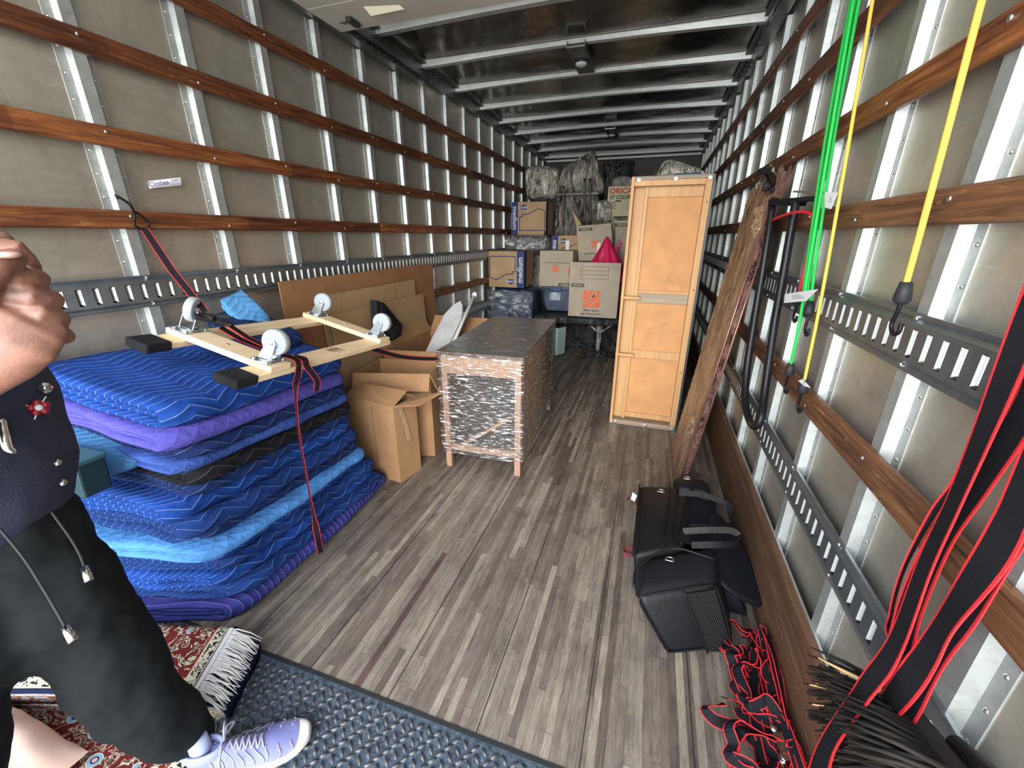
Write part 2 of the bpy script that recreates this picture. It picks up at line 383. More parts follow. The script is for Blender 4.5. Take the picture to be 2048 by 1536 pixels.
def m_wrap(name, amount=.35, scale=(3, 3, 30), tint=(.9, .92, .95), lo=.52, hi=.72, rough=.12, base=.08, rot=(0, 0, 0), bs=.6):
    """stretch film: clear where taut, milky on the gathered streaks"""
    m_ = Mat(name, tint, rough, 0, .9); v = m_.co(scale=scale, rot=rot); f = m_.noise(v, 4, 5, .6, .4)
    a = m_.math('ADD', m_.math('MULTIPLY', m_.ramp(f, [(lo, (0, 0, 0)), (hi, (1, 1, 1))]), amount), base)
    tr = m_.n('BsdfTransparent'); gl = m_.n('BsdfGlossy'); gl.inputs['Roughness'].default_value = rough
    fr = m_.n('Fresnel'); fr.inputs[0].default_value = 1.5
    bp = m_.n('Bump'); bp.inputs['Strength'].default_value = bs; bp.inputs['Distance'].default_value = .012; m_.l(m_.math('ADD', f, m_.noise(m_.co(), 22, 4, .6, 1.5)), bp.inputs['Height'])
    for x in (gl.inputs['Normal'], fr.inputs['Normal']): m_.l(bp.outputs[0], x)
    m1 = m_.n('MixShader'); m_.l(m_.math('MULTIPLY', fr.outputs[0], .8), m1.inputs[0]); m_.l(tr.outputs[0], m1.inputs[1]); m_.l(gl.outputs[0], m1.inputs[2])
    m2 = m_.n('MixShader'); m_.l(a, m2.inputs[0]); m_.l(m1.outputs[0], m2.inputs[1]); m_.l(m_.b.outputs[0], m2.inputs[2]); m_.l(m2.outputs[0], m_.out.inputs[0])
    m_.l(bp.outputs[0], m_.b.inputs['Normal'])
    return m_
M_wrap = m_wrap('stretch_film', .85, (5, 5, 34), lo=.55, hi=.66, rot=(.12, .12, 0), base=.01)
M_wraptop = m_wrap('stretch_film_top', .5, (3, 5, 5), lo=.58, hi=.8, base=.05)
M_wrapdark = m_wrap('stretch_film_fine', .3, (5, 5, 20), lo=.6, hi=.8, base=.02)
def m_foil(name, c0, c1, metal=.55, rough=.25, scale=9, st=(1, 1, .35)):
    m_ = Mat(name, c0, rough, metal); v = m_.co(scale=st); f = m_.noise(v, scale, 6, .65, 1.2)
    m_.plug('Base Color', m_.ramp(f, [(.38, c0), (.56, c1)])); m_.bump(m_.math('ADD', f, m_.noise(v, scale * 3, 3)), 1.0, .045); return m_
M_silver = m_foil('film_over_grey', (.12, .11, .095), (.62, .58, .5))
M_silver2 = m_foil('film_over_dark', (.03, .028, .026), (.3, .28, .25), .5, .22, 12)
M_navyw = m_foil('film_over_navy', (.012, .02, .05), (.05, .08, .14), .1, .2, 7)
M_blackw = m_foil('film_over_black', (.006, .006, .008), (.03, .032, .038), .1, .15, 10)
def m_strap():
    m_ = Mat('ratchet_webbing', (.02, .02, .025), .8, 0, .12); t = m_.n('TexCoord'); u, v, _ = m_.sep(t.outputs['UV'])
    d = m_.math('ABSOLUTE', m_.math('SUBTRACT', v, .5)); red = m_.math('GREATER_THAN', d, .415)
    m_.plug('Base Color', m_.mix(red, (.010, .010, .013), (.60, .025, .03)))
    m_.bump(m_.math('SINE', m_.math('MULTIPLY', u, 1800)), .25, .001); return m_
M_strap = m_strap()
M_chrome = plain('chrome', (.75, .76, .78), .12, 1)
M_zinc = plain('zinc_plate', (.6, .66, .7), .28, 1)
M_blackm = plain('black_metal', (.012, .012, .014), .3, .3)
M_blackp = plain('black_plastic', (.02, .021, .024), .5)
M_rubber = plain('grey_rubber', (.33, .34, .35), .55)
M_hub = plain('pale_blue_plastic', (.33, .42, .55), .4)
M_carpet = plain('black_carpet', (.012, .012, .014), .95, 0, .6, 220, .3)

# ================================================================== THE TRUCK BOX
XL, XR = -1.883, .537          # front faces of the studs
SKL, SKR = XL - .026, XR + .026
Y0, Y1, ZC = -.15, 7.62, 2.622
wl = struct(MB().box((SKL - .01, (Y0 + Y1) / 2, 1.31), (.02, Y1 - Y0, 2.62)).build('wall_left', M_wall))
wr = struct(MB().box((SKR + .01, (Y0 + Y1) / 2, 1.31), (.02, Y1 - Y0, 2.62)).build('wall_right', M_wall))
wb = struct(MB().box(((SKL + SKR) / 2, Y1 + .01, 1.31), (SKR - SKL, .02, 2.62)).build('wall_back', plain('front_bulkhead', (.05, .042, .036), .55, .2, .2, 20, .3)))
def stud(side, yc, ztop, parent):
    s_ = 1 if side == 'L' else -1; xf = XL if side == 'L' else XR; xs = SKL if side == 'L' else SKR
    # yc is the near corner of the front face; profile in (x, y)
    pr = [(xs, yc - .034), (xs + s_ * .002, yc - .034), (xs + s_ * .002, yc - .006), (xf, yc), (xf, yc + .038), (xs + s_ * .002, yc + .044), (xs + s_ * .002, yc + .070), (xs, yc + .070)]
    b = MB(); n = len(pr)
    vs = [V(x, y, .0) for x, y in pr] + [V(x, y, ztop) for x, y in pr]
    b.add(vs, [(i, (i + 1) % n, n + (i + 1) % n, n + i) for i in range(n)] + [tuple(range(n)), tuple(range(n, 2 * n))])
    z = .05 + random.random() * .03
    while z < ztop - .03:
        for yy in (yc - .021, yc + .058):
            c = V(xs + s_ * .002, yy, z); r = .0052
            ring = [c + V(0, r * math.cos(a), r * math.sin(a)) for a in [k * PI / 3 for k in range(6)]]
            r2 = [c + V(s_ * .003, r * .6 * math.cos(a), r * .6 * math.sin(a)) for a in [k * PI / 3 for k in range(6)]]
            b.add(ring + r2, [(k, (k + 1) % 6, 6 + (k + 1) % 6, 6 + k) for k in range(6)] + [(6, 7, 8, 9, 10, 11)], 1, None, True)
        z += .075 if yc < 4 else .3
    return b.build('stud', [M_stud, M_rivet], parent)
for k in range(-1, 17): stud('L', 1.091 + .39 * k - .39 * 0, 2.448 if 1.091 + .39 * k < 3.3 else 2.512, wl)
for k in range(-1, 17): stud('R', 1.037 + .393 * k, 2.448 if 1.037 + .393 * k < 3.2 else 2.5, wr)
def slat(side, z0, z1, parent, mat):
    s_ = 1 if side == 'L' else -1; xf = XL if side == 'L' else XR; t = .018; h = z1 - z0; b = MB(); N = 60; r = .006
    prof = [(0, z0), (t - r, z0), (t, z0 + r), (t, z1 - r), (t - r, z1), (0, z1)]
    rg = []
    for i in range(N + 1):
        y = .25 + (Y1 - .03 - .25) * i / N
        rg.append([V(xf + s_ * (.001 + dx + (.0015 * nz(y * 3, zz * 9) if dx > .01 else 0)), y, zz + .002 * nz(y * 2.2, zz)) for dx, zz in prof])
    b.rings(rg, 0, True, False)
    for k in range(17):   # carriage bolt heads over the studs
        y = (1.091 if side == 'L' else 1.037) + .39 * k + .019
        c = V(xf + s_ * (t + .001), y, (z0 + z1) / 2 + .012 * (-1) ** k); b.sphere(c, .0062, 1, 8, 6, (.5, 1, 1))
    return b.build('wood_slat', [mat, M_rivet], parent)
for z0, z1 in ((.814, .886), (1.372, 1.436), (1.645, 1.711), (1.922, 1.99), (2.2, 2.266)): slat('L', z0, z1, wl, M_slat)
for z0, z1 in ((.812, .888), (1.372, 1.440), (1.645, 1.713), (1.92, 1.99), (2.2, 2.266)): slat('R', z0, z1, wr, M_slatr if z0 < 1.5 else M_slat)
def etrack(side, z0, z1, parent, ys, ye):
    s_ = 1 if side == 'L' else -1; xf = XL if side == 'L' else XR; b = MB(); H = z1 - z0; D = .012
    X = lambda d: xf + s_ * d
    # profile bands: flange, ramp, slotted web, ramp, flange
    def strip(pts):
        for (d0, a), (d1, c) in zip(pts[:-1], pts[1:]):
            b.add([V(X(d0), ys, a), V(X(d0), ye, a), V(X(d1), ye, c), V(X(d1), ys, c)], [(0, 1, 2, 3)], 0)
    zs0, zs1 = z0 + H * .26, z1 - H * .26
    strip([(0, z0), (.007, z0), (.008, z0 + .003), (.003, z0 + .013), (D, z0 + .021), (D, zs0)])
    strip([(D, zs1), (D, z1 - .021), (.003, z1 - .013), (.008, z1 - .003), (.007, z1), (0, z1)])
    y = ys; pitch = .0495; sl = .0165
    while y + pitch <= ye + 1e-6:
        a = y; c = y + pitch - sl; e_ = y + pitch
        b.add([V(X(D), a, zs0), V(X(D), c, zs0), V(X(D), c, zs1), V(X(D), a, zs1)], [(0, 1, 2, 3)], 0)
        # slot: back painted dark for shade; bent near-side tab, reflection put into its colour
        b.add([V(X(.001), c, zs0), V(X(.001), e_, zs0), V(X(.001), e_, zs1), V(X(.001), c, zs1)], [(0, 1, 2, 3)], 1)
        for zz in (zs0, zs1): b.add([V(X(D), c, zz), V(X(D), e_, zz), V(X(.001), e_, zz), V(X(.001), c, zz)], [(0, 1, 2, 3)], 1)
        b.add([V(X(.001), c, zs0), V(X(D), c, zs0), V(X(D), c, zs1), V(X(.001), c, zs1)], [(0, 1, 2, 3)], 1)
        g = .006
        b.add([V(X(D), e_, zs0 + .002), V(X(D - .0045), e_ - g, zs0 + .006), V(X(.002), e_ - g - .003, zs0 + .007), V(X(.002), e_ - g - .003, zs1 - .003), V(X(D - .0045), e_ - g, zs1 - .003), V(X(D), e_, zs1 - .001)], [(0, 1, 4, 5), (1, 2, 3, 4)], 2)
        y += pitch
    for k in range(16):
        yy = (1.091 if side == 'L' else 1.037) + .39 * k + .019
        for zz in (z0 + .010, z1 - .010):
            if ys < yy < ye: b.sphere(V(X(.007), yy, zz), .006, 3, 8, 6, (.6, 1, 1))
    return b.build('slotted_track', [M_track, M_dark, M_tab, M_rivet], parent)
for side, par in (('L', wl), ('R', wr)):
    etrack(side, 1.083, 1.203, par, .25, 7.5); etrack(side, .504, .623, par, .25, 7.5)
    s_ = 1 if side == 'L' else -1; xs = SKL if side == 'L' else SKR
    b = MB().box((xs + s_ * .018, 3.75, 2.567), (.036, 7.6, .105)); b.box((xs + s_ * .05, 3.75, 2.612), (.06, 7.6, .012))
    for k in range(70):
        for zz in (2.53, 2.592): b.sphere(V(xs + s_ * .037, .35 + k * .1, zz), .004, 1, 6, 4)
    b.build('top_rail', [M_rail, M_rivet], par)
    b = MB().box((xs + s_ * .045, 1.75, 2.482), (.03, 3.2, .066)); b.box((xs + s_ * .07, 1.75, 2.452), (.05, 3.2, .006)); b.box((xs + s_ * .085, 1.75, 2.512), (.006, 3.2, .035))
    for k in range(40): b.sphere(V(xs + s_ * .061, .4 + k * .073, 2.487), .0035, 1, 6, 4)
    b.build('door_track', [M_rail, M_rivet], par)
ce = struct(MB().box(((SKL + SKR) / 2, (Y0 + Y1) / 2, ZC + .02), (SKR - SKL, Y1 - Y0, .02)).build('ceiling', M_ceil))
def bow(y):
    b = MB(); N = 16
    rg = []
    for i in range(N + 1):
        x = XL + .01 + (XR - XL - .02) * i / N; up = .022 * math.sin(PI * i / N)
        rg.append([V(x, y - .034, ZC + .008), V(x, y - .034, ZC + .002), V(x, y - .022, 2.585 + up), V(x, y + .022, 2.585 + up), V(x, y + .034, ZC + .002), V(x, y + .034, ZC + .008)])
    b.rings(rg, 0, True, False)
    return b.build('roof_bow', M_bow, ce)
for k in range(-3, 9): bow(2.85 + .59 * k)
MB().box(((XL + XR) / 2, 7.4, 2.57), (XR - XL, .03, .03)).box(((XL + XR) / 2, 7.52, 2.53), (XR - XL, .03, .03)).build('header_strip', plain('white_strip', (.7, .7, .66), .5), ce)
fl = struct(MB().box(((SKL + SKR) / 2, (.69 + Y1) / 2, -.02), (SKR - SKL, Y1 - .69, .04)).build('floor', M_floor))
# checker plate sill
tp = MB().box(((SKL + SKR) / 2, .27, -.022), (SKR - SKL, .84, .04))
tp.box(((SKL + SKR) / 2, .683, -.001), (SKR - SKL, .012, .006), None, 1)
for i in range(84):
    for j in range(31):
        x = SKL + .02 + i * .0290 + (.0145 if j % 2 else 0); y = .03 + j * .0208
        if x > SKR - .02: continue
        ang = (PI / 4 if (i + j // 2) % 2 else -PI / 4) + random.uniform(-.06, .06); L = .0150; W = .0058
        dx, dy = math.cos(ang), math.sin(ang); nx, ny = -dy, dx; c = V(x, y, -.002)
        pts = [c + V(dx * L, dy * L, 0), c + V(nx * W, ny * W, 0), c - V(dx * L, dy * L, 0), c - V(nx * W, ny * W, 0)]
        top = [c + V(dx * L * .72, dy * L * .72, .005), c + V(nx * W * .55, ny * W * .55, .0065), c + V(-dx * L * .72, -dy * L * .72, .005), c + V(-nx * W * .55, -ny * W * .55, .0065)]
        tp.add(pts + top, [(0, 1, 5, 4), (1, 2, 6, 5), (2, 3, 7, 6), (3, 0, 4, 7), (4, 5, 6, 7)], 2, None, True)
struct(tp.build('trim_1', [M_plate, M_dark, M_lozenge]))
kb = MB(); N = 60; rg = []
for i in range(N + 1):
    y = .3 + 7.2 * i / N; t = .006 * nz(y * 4) 
    rg.append([V(.531, y, 0), V(.514, y, 0), V(.512, y, .318 + t), V(.516, y, .325 + t * .3), V(.531, y, .325 + t * .3)])
kb.rings(rg, 0, True, False); kb.box((.5335, 3.9, .318), (.005, 7.2, .024), None, 1)
struct(kb.build('baseboard_right', [M_kick, M_stud]))
# raised roll-up door overhead
d1 = MB()
for k in range(9):
    y = .02 + k * .248; d1.box((-.672, y + .122, 2.375), (2.06, .243, .022))
d1 = struct(d1.build('door_1', M_doorp, None, .003))
h = MB().box((-1.55, 2.15, 2.352), (.03, .08, .02)); h.tube([(-1.6, 2.16, 2.36), (-1.74, 2.16, 2.40), (-1.8, 2.16, 2.44)], .008, 6); h.build('roller_hinge', M_dark, d1, .003)
MB().add([V(-1.42, 2.06, 2.362), V(-1.25, 2.10, 2.362), V(-1.235, 2.12, 2.352), V(-1.41, 2.10, 2.34)], [(0, 1, 2, 3)]).build('peeling_tape', plain('yellowed_tape', (.6, .57, .42), .5), d1)
# dome lights on their brackets
def dome(y, lab):
    t = thing('dome_light', lab, 'light', (-.66, y, 2.60), 'ceiling dome lights')
    MB().box((-.66, y, 2.572), (.125, .50, .012)).box((-.722, y, 2.588), (.004, .5, .04)).box((-.598, y, 2.588), (.004, .5, .04)).build('mounting_channel', M_rail, t)
    b = MB(); rg = []
    for r, z in ((.056, 2.566), (.054, 2.556), (.046, 2.553)): rg.append([V(-.66 + r * math.cos(a), y + r * math.sin(a), z) for a in [k * PI / 12 for k in range(24)]])
    b.rings(rg); b.build('lamp_housing', M_blackp, t)
    b = MB(); rg = []
    for r, z in ((.045, 2.553), (.04, 2.542), (.028, 2.535), (.008, 2.532)): rg.append([V(-.66 + r * math.cos(a), y + r * math.sin(a), z) for a in [k * PI / 12 for k in range(24)]])
    b.rings(rg); b.build('lens', plain('frosted_lens', (.45, .46, .46), .25), t)
dome(3.62, 'round dome light on a dark channel between the nearer roof bows')
dome(6.0, 'small dome light on its channel far back near the front of the roof')

# ================================================================== BLANKET STACK
def blanket(mat, z0, z1, xr, yn, yf, label, seed, xl=-1.84, layers=2, tilt=.0, skew=0., group='folded quilted moving blankets in the tall stack', cat='blanket', name='moving_blanket', sag=1.0, nosew=1.0):
    H = z1 - z0; b = MB(); NY = 30; n2 = layers * 2; t = H / n2
    for L in range(layers):
        r = H / 2 - t * (L + .5); th = t * .88 / 2
        zc = z0 + H / 2
        cl = []      # centre line points (x, z, normal)
        NX = 14
        xe = xr - H / 2 * nosew
        for i in range(NX): cl.append((xl + (xe - xl) * i / NX, zc + r, 0, 1))
        for i in range(9):
            a = PI / 2 - PI * i / 8; cl.append((xe + math.cos(a) * r * nosew, zc + r * math.sin(a), math.cos(a), math.sin(a)))
        for i in range(1, NX + 1): cl.append((xe + (xl - xe) * i / NX, zc - r, 0, -1))
        S = [0]
        for i in range(1, len(cl)): S.append(S[-1] + math.hypot(cl[i][0] - cl[i - 1][0], cl[i][1] - cl[i - 1][1]))
        rings = []; uvs = []
        for j in range(NY + 1):
            v = j / NY; y = yn + (yf - yn) * v
            inset = 0
            if j == 0: inset = .35
            if j == NY: inset = .35
            if j == 1 or j == NY - 1: inset = .06
            ring = []; uvr = []
            def pt(i, sgn):
                x, z, nx_, nz_ = cl[i]
                k = sgn * th * (1 - inset)
                x2 = x + nx_ * k; z2 = z + nz_ * k
                right = max(0, (x - xl) / (xr - xl))
                wx = .024 * nz(y * 3.1 + seed, seed * 3.7) + .007 * nz(y * 9 + seed * 2, L * 3.3)
                wz = sag * (.010 * nz(x * 3 + seed, y * 3.2, seed) + .006 * nz(x * 8, y * 9 + seed, L))
                # nose sags a little
                dz = -.010 * sag * right ** 6 * (.5 + .5 * nz(y * 4, seed * 1.3))
                ye = y + (.022 * nz(x2 * 5 + seed, z2 * 9 + L * 2.3, seed) + .012 * (L - .5)) * (1 - v) ** 6 + skew * right - (.15 if z0 < .33 else .075) * (1 - right) * (1 - v) ** 3 * (name == 'moving_blanket' and yn < .9 and layers == 2)
                zz = z2 + wz * min(1, z2 / .06) + dz * min(1, z2 / .06) + (tilt * (.5 - v) + .115 * (0.8 - right) * min(1, z0 / .8)) * (1 if z0 > .01 else 0)
                cr = -.055 * math.exp(-max(0, y - yn) / .035) - .03 * math.exp(-max(0, yf - y) / .04) + .012 * math.sin(seed * 7.1)
                return V(x2 + (wx + cr) * right ** 2, ye, max(.001, zz))
            for i in range(len(cl)): ring.append(pt(i, 1)); uvr.append((S[i] + seed * .37, y))
            for i in range(len(cl) - 1, -1, -1): ring.append(pt(i, -1)); uvr.append((S[i] + seed * .37, y))
            rings.append(ring); uvs += uvr
        m = len(rings[0]); vs = [q for r_ in rings for q in r_]
        fs = [(j * m + k, (j + 1) * m + k, (j + 1) * m + (k + 1) % m, j * m + (k + 1) % m) for j in range(NY) for k in range(m)]
        hN = len(cl)
        for base in (0, NY * m):
            for i in range(hN - 1): 
                q = (base + i, base + i + 1, base + m - 2 - i, base + m - 1 - i); fs.append(q if base == 0 else q[::-1])
        b.add(vs, fs, 0, uvs, True)
    o = b.build(name, mat); tag(o, label, cat, group); return o
B = [
 ('violet', 0.002, .072, -1.285, .74, 1.70, 'violet-blue blanket with straight pale stitching, lowest of the stack, on the floor'),
 ('blue', .074, .122, -1.30, .76, 1.66, 'blue zigzag blanket second from the bottom, just above the violet one'),
 ('royal', .124, .176, -1.315, .745, 1.64, 'royal blue zigzag blanket third from the bottom of the stack'),
 ('blue', .178, .226, -1.325, .78, 1.62, 'blue zigzag blanket fourth from the bottom, under two below the pale blue roll'),
 ('royal', .228, .280, -1.33, .765, 1.60, 'royal blue zigzag blanket directly beneath the light blue quilt edge'),
 ('light', .282, .330, -1.305, .72, 1.555, 'light sky blue quilt whose bright rounded edge stripes the stack midway'),
 ('navy', .332, .374, -1.34, .76, 1.56, 'thin dark navy blanket lying directly on the light sky blue quilt'),
 ('blue', .376, .446, -1.33, .70, 1.55, 'thick blue zigzag blanket with a rolled front corner in the middle of the stack'),
 ('royal', .448, .520, -1.35, .69, 1.54, 'thick bright blue blanket bulging out in front under the black one'),
 ('navy', .522, .562, -1.335, .77, 1.535, 'navy zigzag blanket directly beneath the black blanket'),
 ('black', .564, .612, -1.325, .755, 1.53, 'black quilted blanket, the only black one in the stack'),
 ('mid', .614, .658, -1.335, .74, 1.53, 'medium blue diamond quilt lying directly on the black blanket'),
 ('navy', .660, .706, -1.345, .77, 1.525, 'dark blue zigzag blanket lying just beneath the purple quilt'),
 ('purple', .708, .772, -1.33, .73, 1.52, 'bright purple quilted blanket, second from the top of the stack'),
 ('royal', .774, .856, -1.345, .755, 1.52, 'royal blue zigzag blanket with white stitching, topmost of the stack'),
]
for i, (c, z0, z1, xr, yn, yf, lab) in enumerate(B):
    blanket(M_q[c], z0, z1, xr, yn, yf, lab, i * 1.37 + .5, tilt=.035)
tag(blanket(M_q['teal'], .640, .700, -1.50, .655, .775, 'pale teal blue quilt corner poking out of the front under the purple one', 30, xl=-1.85, layers=1, tilt=0), 'pale teal blue quilt corner poking out in front beneath the purple blanket', 'blanket', 'folded quilted moving blankets in the tall stack')
blanket(M_q['teal'], .955, 1.0, -1.68, 1.36, 1.48, 'light blue blanket corner in clear film lying on the stack against the left wall', 41, xl=-1.85, layers=1, tilt=-.03, group='blankets lying on the tall stack')
blanket(M_q['navy'], .875, .935, -1.50, 1.28, 1.50, 'dark blue folded blanket on the stack by the wall, under the back of the dolly', 43, xl=-1.84, layers=1, group='blankets lying on the tall stack')

# ================================================================== DOLLY, upside down on the stack
A0 = V(-1.608, 1.041, 1.018); U = V(.34, .015, -.088).normalized(); Vd = V(-.101, .677, -.048); Vd = (Vd - U * Vd.dot(U)).normalized(); N_ = U.cross(Vd)
def dl(a, b, c): return A0 + U * a + Vd * b + N_ * c
RD = Matrix((U, Vd, N_)).transposed()
dolly = thing('furniture_dolly', 'bare pine furniture dolly lying upside down with its four wheels in the air', 'dolly', dl(.17, .34, -.045))
for b0 in (0, .686):
    MB().box(dl(.176, b0, -.0115), (.462, .092, .023), RD).build('cross_board', M_pine, dolly, .003)
for a0 in (-.008, .358):
    MB().box(dl(a0, .29, -.0355), (.088, .93, .023), RD).build('side_board', M_pine, dolly, .003)
    MB().box(dl(a0, -.135, -.0345), (.096, .085, .034), RD).build('carpet_pad', M_carpet, dolly, .006)
    o = MB().box(dl(a0, .735, -.0345), (.096, .05, .030), RD).build('carpet_pad', M_carpet, dolly, .006) if a0 < 0 else None
for a, b in ((.17, 0), (.17, .686)):
    MB().sphere(dl(a, b, .0), .008, 0, 8, 6, (1, 1, .4)).build('bolt_head', M_zinc, dolly)
b = MB()   # burnt marks on the right board
for k in range(7):
    x = .30 + k * .010; 
    b.bar(dl(.33 + .012 * math.sin(k * 2.1), x + .03, -.0237), dl(.375 - .01 * math.cos(k * 1.7), x + .038 - .01 * (k % 2), -.0237), .0035, .001, N_)
    if k % 2: b.bar(dl(.345, x + .02, -.0237), dl(.347, x + .045, -.0237), .003, .001, N_)
b.build('stamped_mark', plain('burnt_mark', (.06, .02, .012), .8), dolly)
def caster(a, b, head, lab):
    """head: direction of the wheel's offset, in the board plane (radians from +a)"""
    c = MB(); o0 = dl(a, b, 0)
    c.box(dl(a, b, .002), (.075, .092, .004), RD)
    rg = []
    for r, z in ((.033, .004), (.034, .010), (.028, .014)): rg.append([o0 + U * (r * math.cos(t)) + Vd * (r * math.sin(t)) + N_ * z for t in [k * PI / 10 for k in range(20)]])
    c.rings(rg)
    for sx in (-1, 1):
        for sy in (-1, 1): c.sphere(dl(a + sx * .028, b + sy * .036, .006), .006, 0, 8, 6)
    root = c.build('caster_plate', M_zinc, dolly, .001)
    hd = U * math.cos(head) + Vd * math.sin(head); ax = N_.cross(hd); wc = o0 + hd * .022 + N_ * .075; R_ = .047
    f = MB()
    for s_ in (-1, 1):
        off = ax * (.021 * s_)
        poly = [o0 + off - hd * .026 + N_ * .012, o0 + off + hd * .026 + N_ * .012, wc + off + hd * .014, wc + off + hd * .006 + N_ * .014, wc + off - hd * .008 + N_ * .014, wc + off - hd * .02]
        f.prism(poly, ax * (.003 * s_))
    f.box(o0 + N_ * .0135, (.05, .045, .003), RD)
    f.tube([wc - ax * .028, wc + ax * .028], .007, 8)
    f.build('caster_fork', M_zinc, root, .0012)
    wh = MB(); rg = []; seg = 36
    for r, d in ((.020, -.012), (R_ - .012, -.012), (R_ - .006, -.016), (R_ - .001, -.012), (R_, 0), (R_ - .001, .012), (R_ - .006, .016), (R_ - .012, .012), (.020, .012)):
        rg.append([wc + ax * d + (hd * math.cos(t) + N_ * math.sin(t)) * r for t in [k * 2 * PI / seg for k in range(seg)]])
    wh.rings(rg, 0, False)
    w_ = wh.build('wheel', M_rubber, root)
    hb = MB(); rg = []
    for r, d in ((.001, -.014), (.012, -.016), (.014, -.011), (.022, -.010), (.024, -.0135), (.033, -.0135), (.034, .0135), (.024, .0135), (.022, .010), (.014, .011), (.012, .016), (.001, .014)):
        rg.append([wc + ax * d + (hd * math.cos(t) + N_ * math.sin(t)) * r for t in [k * 2 * PI / seg for k in range(seg)]])
    hb.rings(rg); hb.build('wheel_hub', M_hub, root)
caster(0, 0, PI * .62, '')
caster(.351, 0, .15, '')
caster(0, .686, .10, '')
caster(.351, .686, .02, '')

# strap holding the dolly, wall hook to stack
hook = aX(262, 430, XL + .03)
buck = dl(.06, .03, .055)
st = thing('ratchet_strap', 'black ratchet strap with red edges tying the dolly down, hooked on the left wall', 'strap', hook)
hp = hook
MB().tube(smooth_path([hp + V(-.012, -.02, .055), hp + V(.012, -.035, .062), hp + V(.018, -.005, .035), hp + V(.004, .01, .0), hp + V(.004, .0, -.035), hp + V(.004, .028, -.05), hp + V(.004, .05, -.03), hp + V(.004, .03, .0), hp + V(.006, .01, .012)], 6), .0042, 8).build('wire_hook', M_blackm, st)
sd = Vector((0, .8, .6))
MB().ribbon([hp + V(.004, .028, -.045), hp.lerp(buck, .5) + V(0, 0, -.01), buck + V(-.02, 0, .03)], .026, V(.2, .9, .35)).build('upper_webbing', M_strap, st)
f = MB()
bd = (buck - hp).normalized()
dn = (dl(.30, .26, .006) - buck).normalized()
f.bar(buck - dn * .05, buck + dn * .07, .034, .016, N_); f.bar(buck + N_ * .014 - dn * .02, buck + N_ * .028 + dn * .06, .03, .008, N_)
f.tube([buck - dn * .01 - U * .03 + N_ * .01, buck - dn * .01 + U * .03 + N_ * .01], .011, 10); f.tube([buck + dn * .05 - U * .024, buck + dn * .05 + U * .024], .009, 10)
f.build('ratchet_buckle', M_blackm, st, .003)
p1 = dl(.352, .075, .004)
MB().ribbon([buck + dn * .05, buck.lerp(p1, .5), p1 + V(-.03, .01, .0), p1], .027, Vd).build('middle_webbing', M_strap, st)
MB().ribbon([buck + dn * .03 - N_ * .02, buck.lerp(dl(.25, .12, -.03), .5) - N_ * .012, dl(.25, .13, -.025)], .027, Vd + U * .2).build('under_webbing', M_strap, st)
e0 = dl(.405, .075, -.020)
tailp = smooth_path([p1, dl(.408, .075, .002), e0 + V(.012, -.01, -.03), V(-1.245, 1.125, .80), V(-1.262, 1.118, .62), V(-1.262, 1.112, .42), V(-1.255, 1.105, .25), V(-1.253, 1.10, .12), V(-1.252, 1.10, .03)], 6)
sides = []
for i in range(len(tailp)):
    t = i / (len(tailp) - 1); k_ = max(0, min(1, (t - .18) / .25)) * (1 - max(0, min(1, (t - .72) / .2)) * .75)
    sides.append(V(0, 1, 0).lerp(V(.70, -.40, .0), k_) if k_ < .5 else V(.12, .35, .35).lerp(V(.70, -.38, .12), (k_ - .5) * 2))
MB().ribbon(tailp, .027, sides).build('hanging_tail', M_strap, st)
MB().ribbon(smooth_path([dl(.37, .10, .004), dl(.412, .105, .003), V(-1.215, 1.17, .875), V(-1.195, 1.185, .82), V(-1.20, 1.18, .775)], 6), .027, V(.2, 1, 0)).build('short_tail', M_strap, st)
st2 = MB().ribbon(smooth_path([dl(.36, .60, -.048), V(-1.30, 1.70, .80), V(-1.28, 1.90, .71), V(-1.21, 2.06, .66), V(-1.13, 2.16, .645), V(-1.06, 2.2, .64)], 6), .026, V(.3, .3, .9)).build('slack_strap', M_strap)
tag(st2, 'slack black and red strap sagging from the dolly across the open cartons', 'strap')

# ================================================================== CARTONS AT THE LEFT WALL
def sheet(name, mat, x_b, x_t, y0, y1, z0, z1, label, th=.006, cut=0.0, mats=None, tilt=0):
    b = MB(); N = 24
    def fn(a, c):
        y = y0 + (y1 - y0) * a; z = z0 + (z1 - z0) * c + tilt * (a - .5)
        return V(x_b + (x_t - x_b) * c + .006 * nz(y * 2.2, z * 3, th * 99), y, z)
    g1 = [[fn(i / N, j / 6) for j in range(7)] for i in range(N + 1)]
    rg = [[g1[i][j] for j in range(7)] + [g1[i][j] - V(th, 0, 0) for j in range(6, -1, -1)] for i in range(N + 1)]
    b.rings(rg, 0, True, False)
    return tag(b.build(name, mat), label, 'cardboard', None)
sheet('cardboard_sheet', M_card2, -1.80, -1.815, 1.66, 3.28, .02, 1.125, 'large red-brown cardboard sheet leaning along the left wall behind the smaller ones')
cs2 = sheet('cardboard_sheet', M_card3, -1.775, -1.79, 1.90, 2.93, .3, 1.022, 'tan cardboard sheet with a rounded corner, in the middle of the three leaning sheets', .006)
sheet('cardboard_sheet', M_card3, -1.74, -1.76, 1.93, 3.0, .25, .905, 'low tan cardboard sheet, foremost of the three leaning on the left wall', .006)
for y in (2.05, 2.62): MB().box((-1.7835, y, .95), (.002, .004, .12)).build('score_line', plain('crease', (.25, .15, .08), .8), cs2)
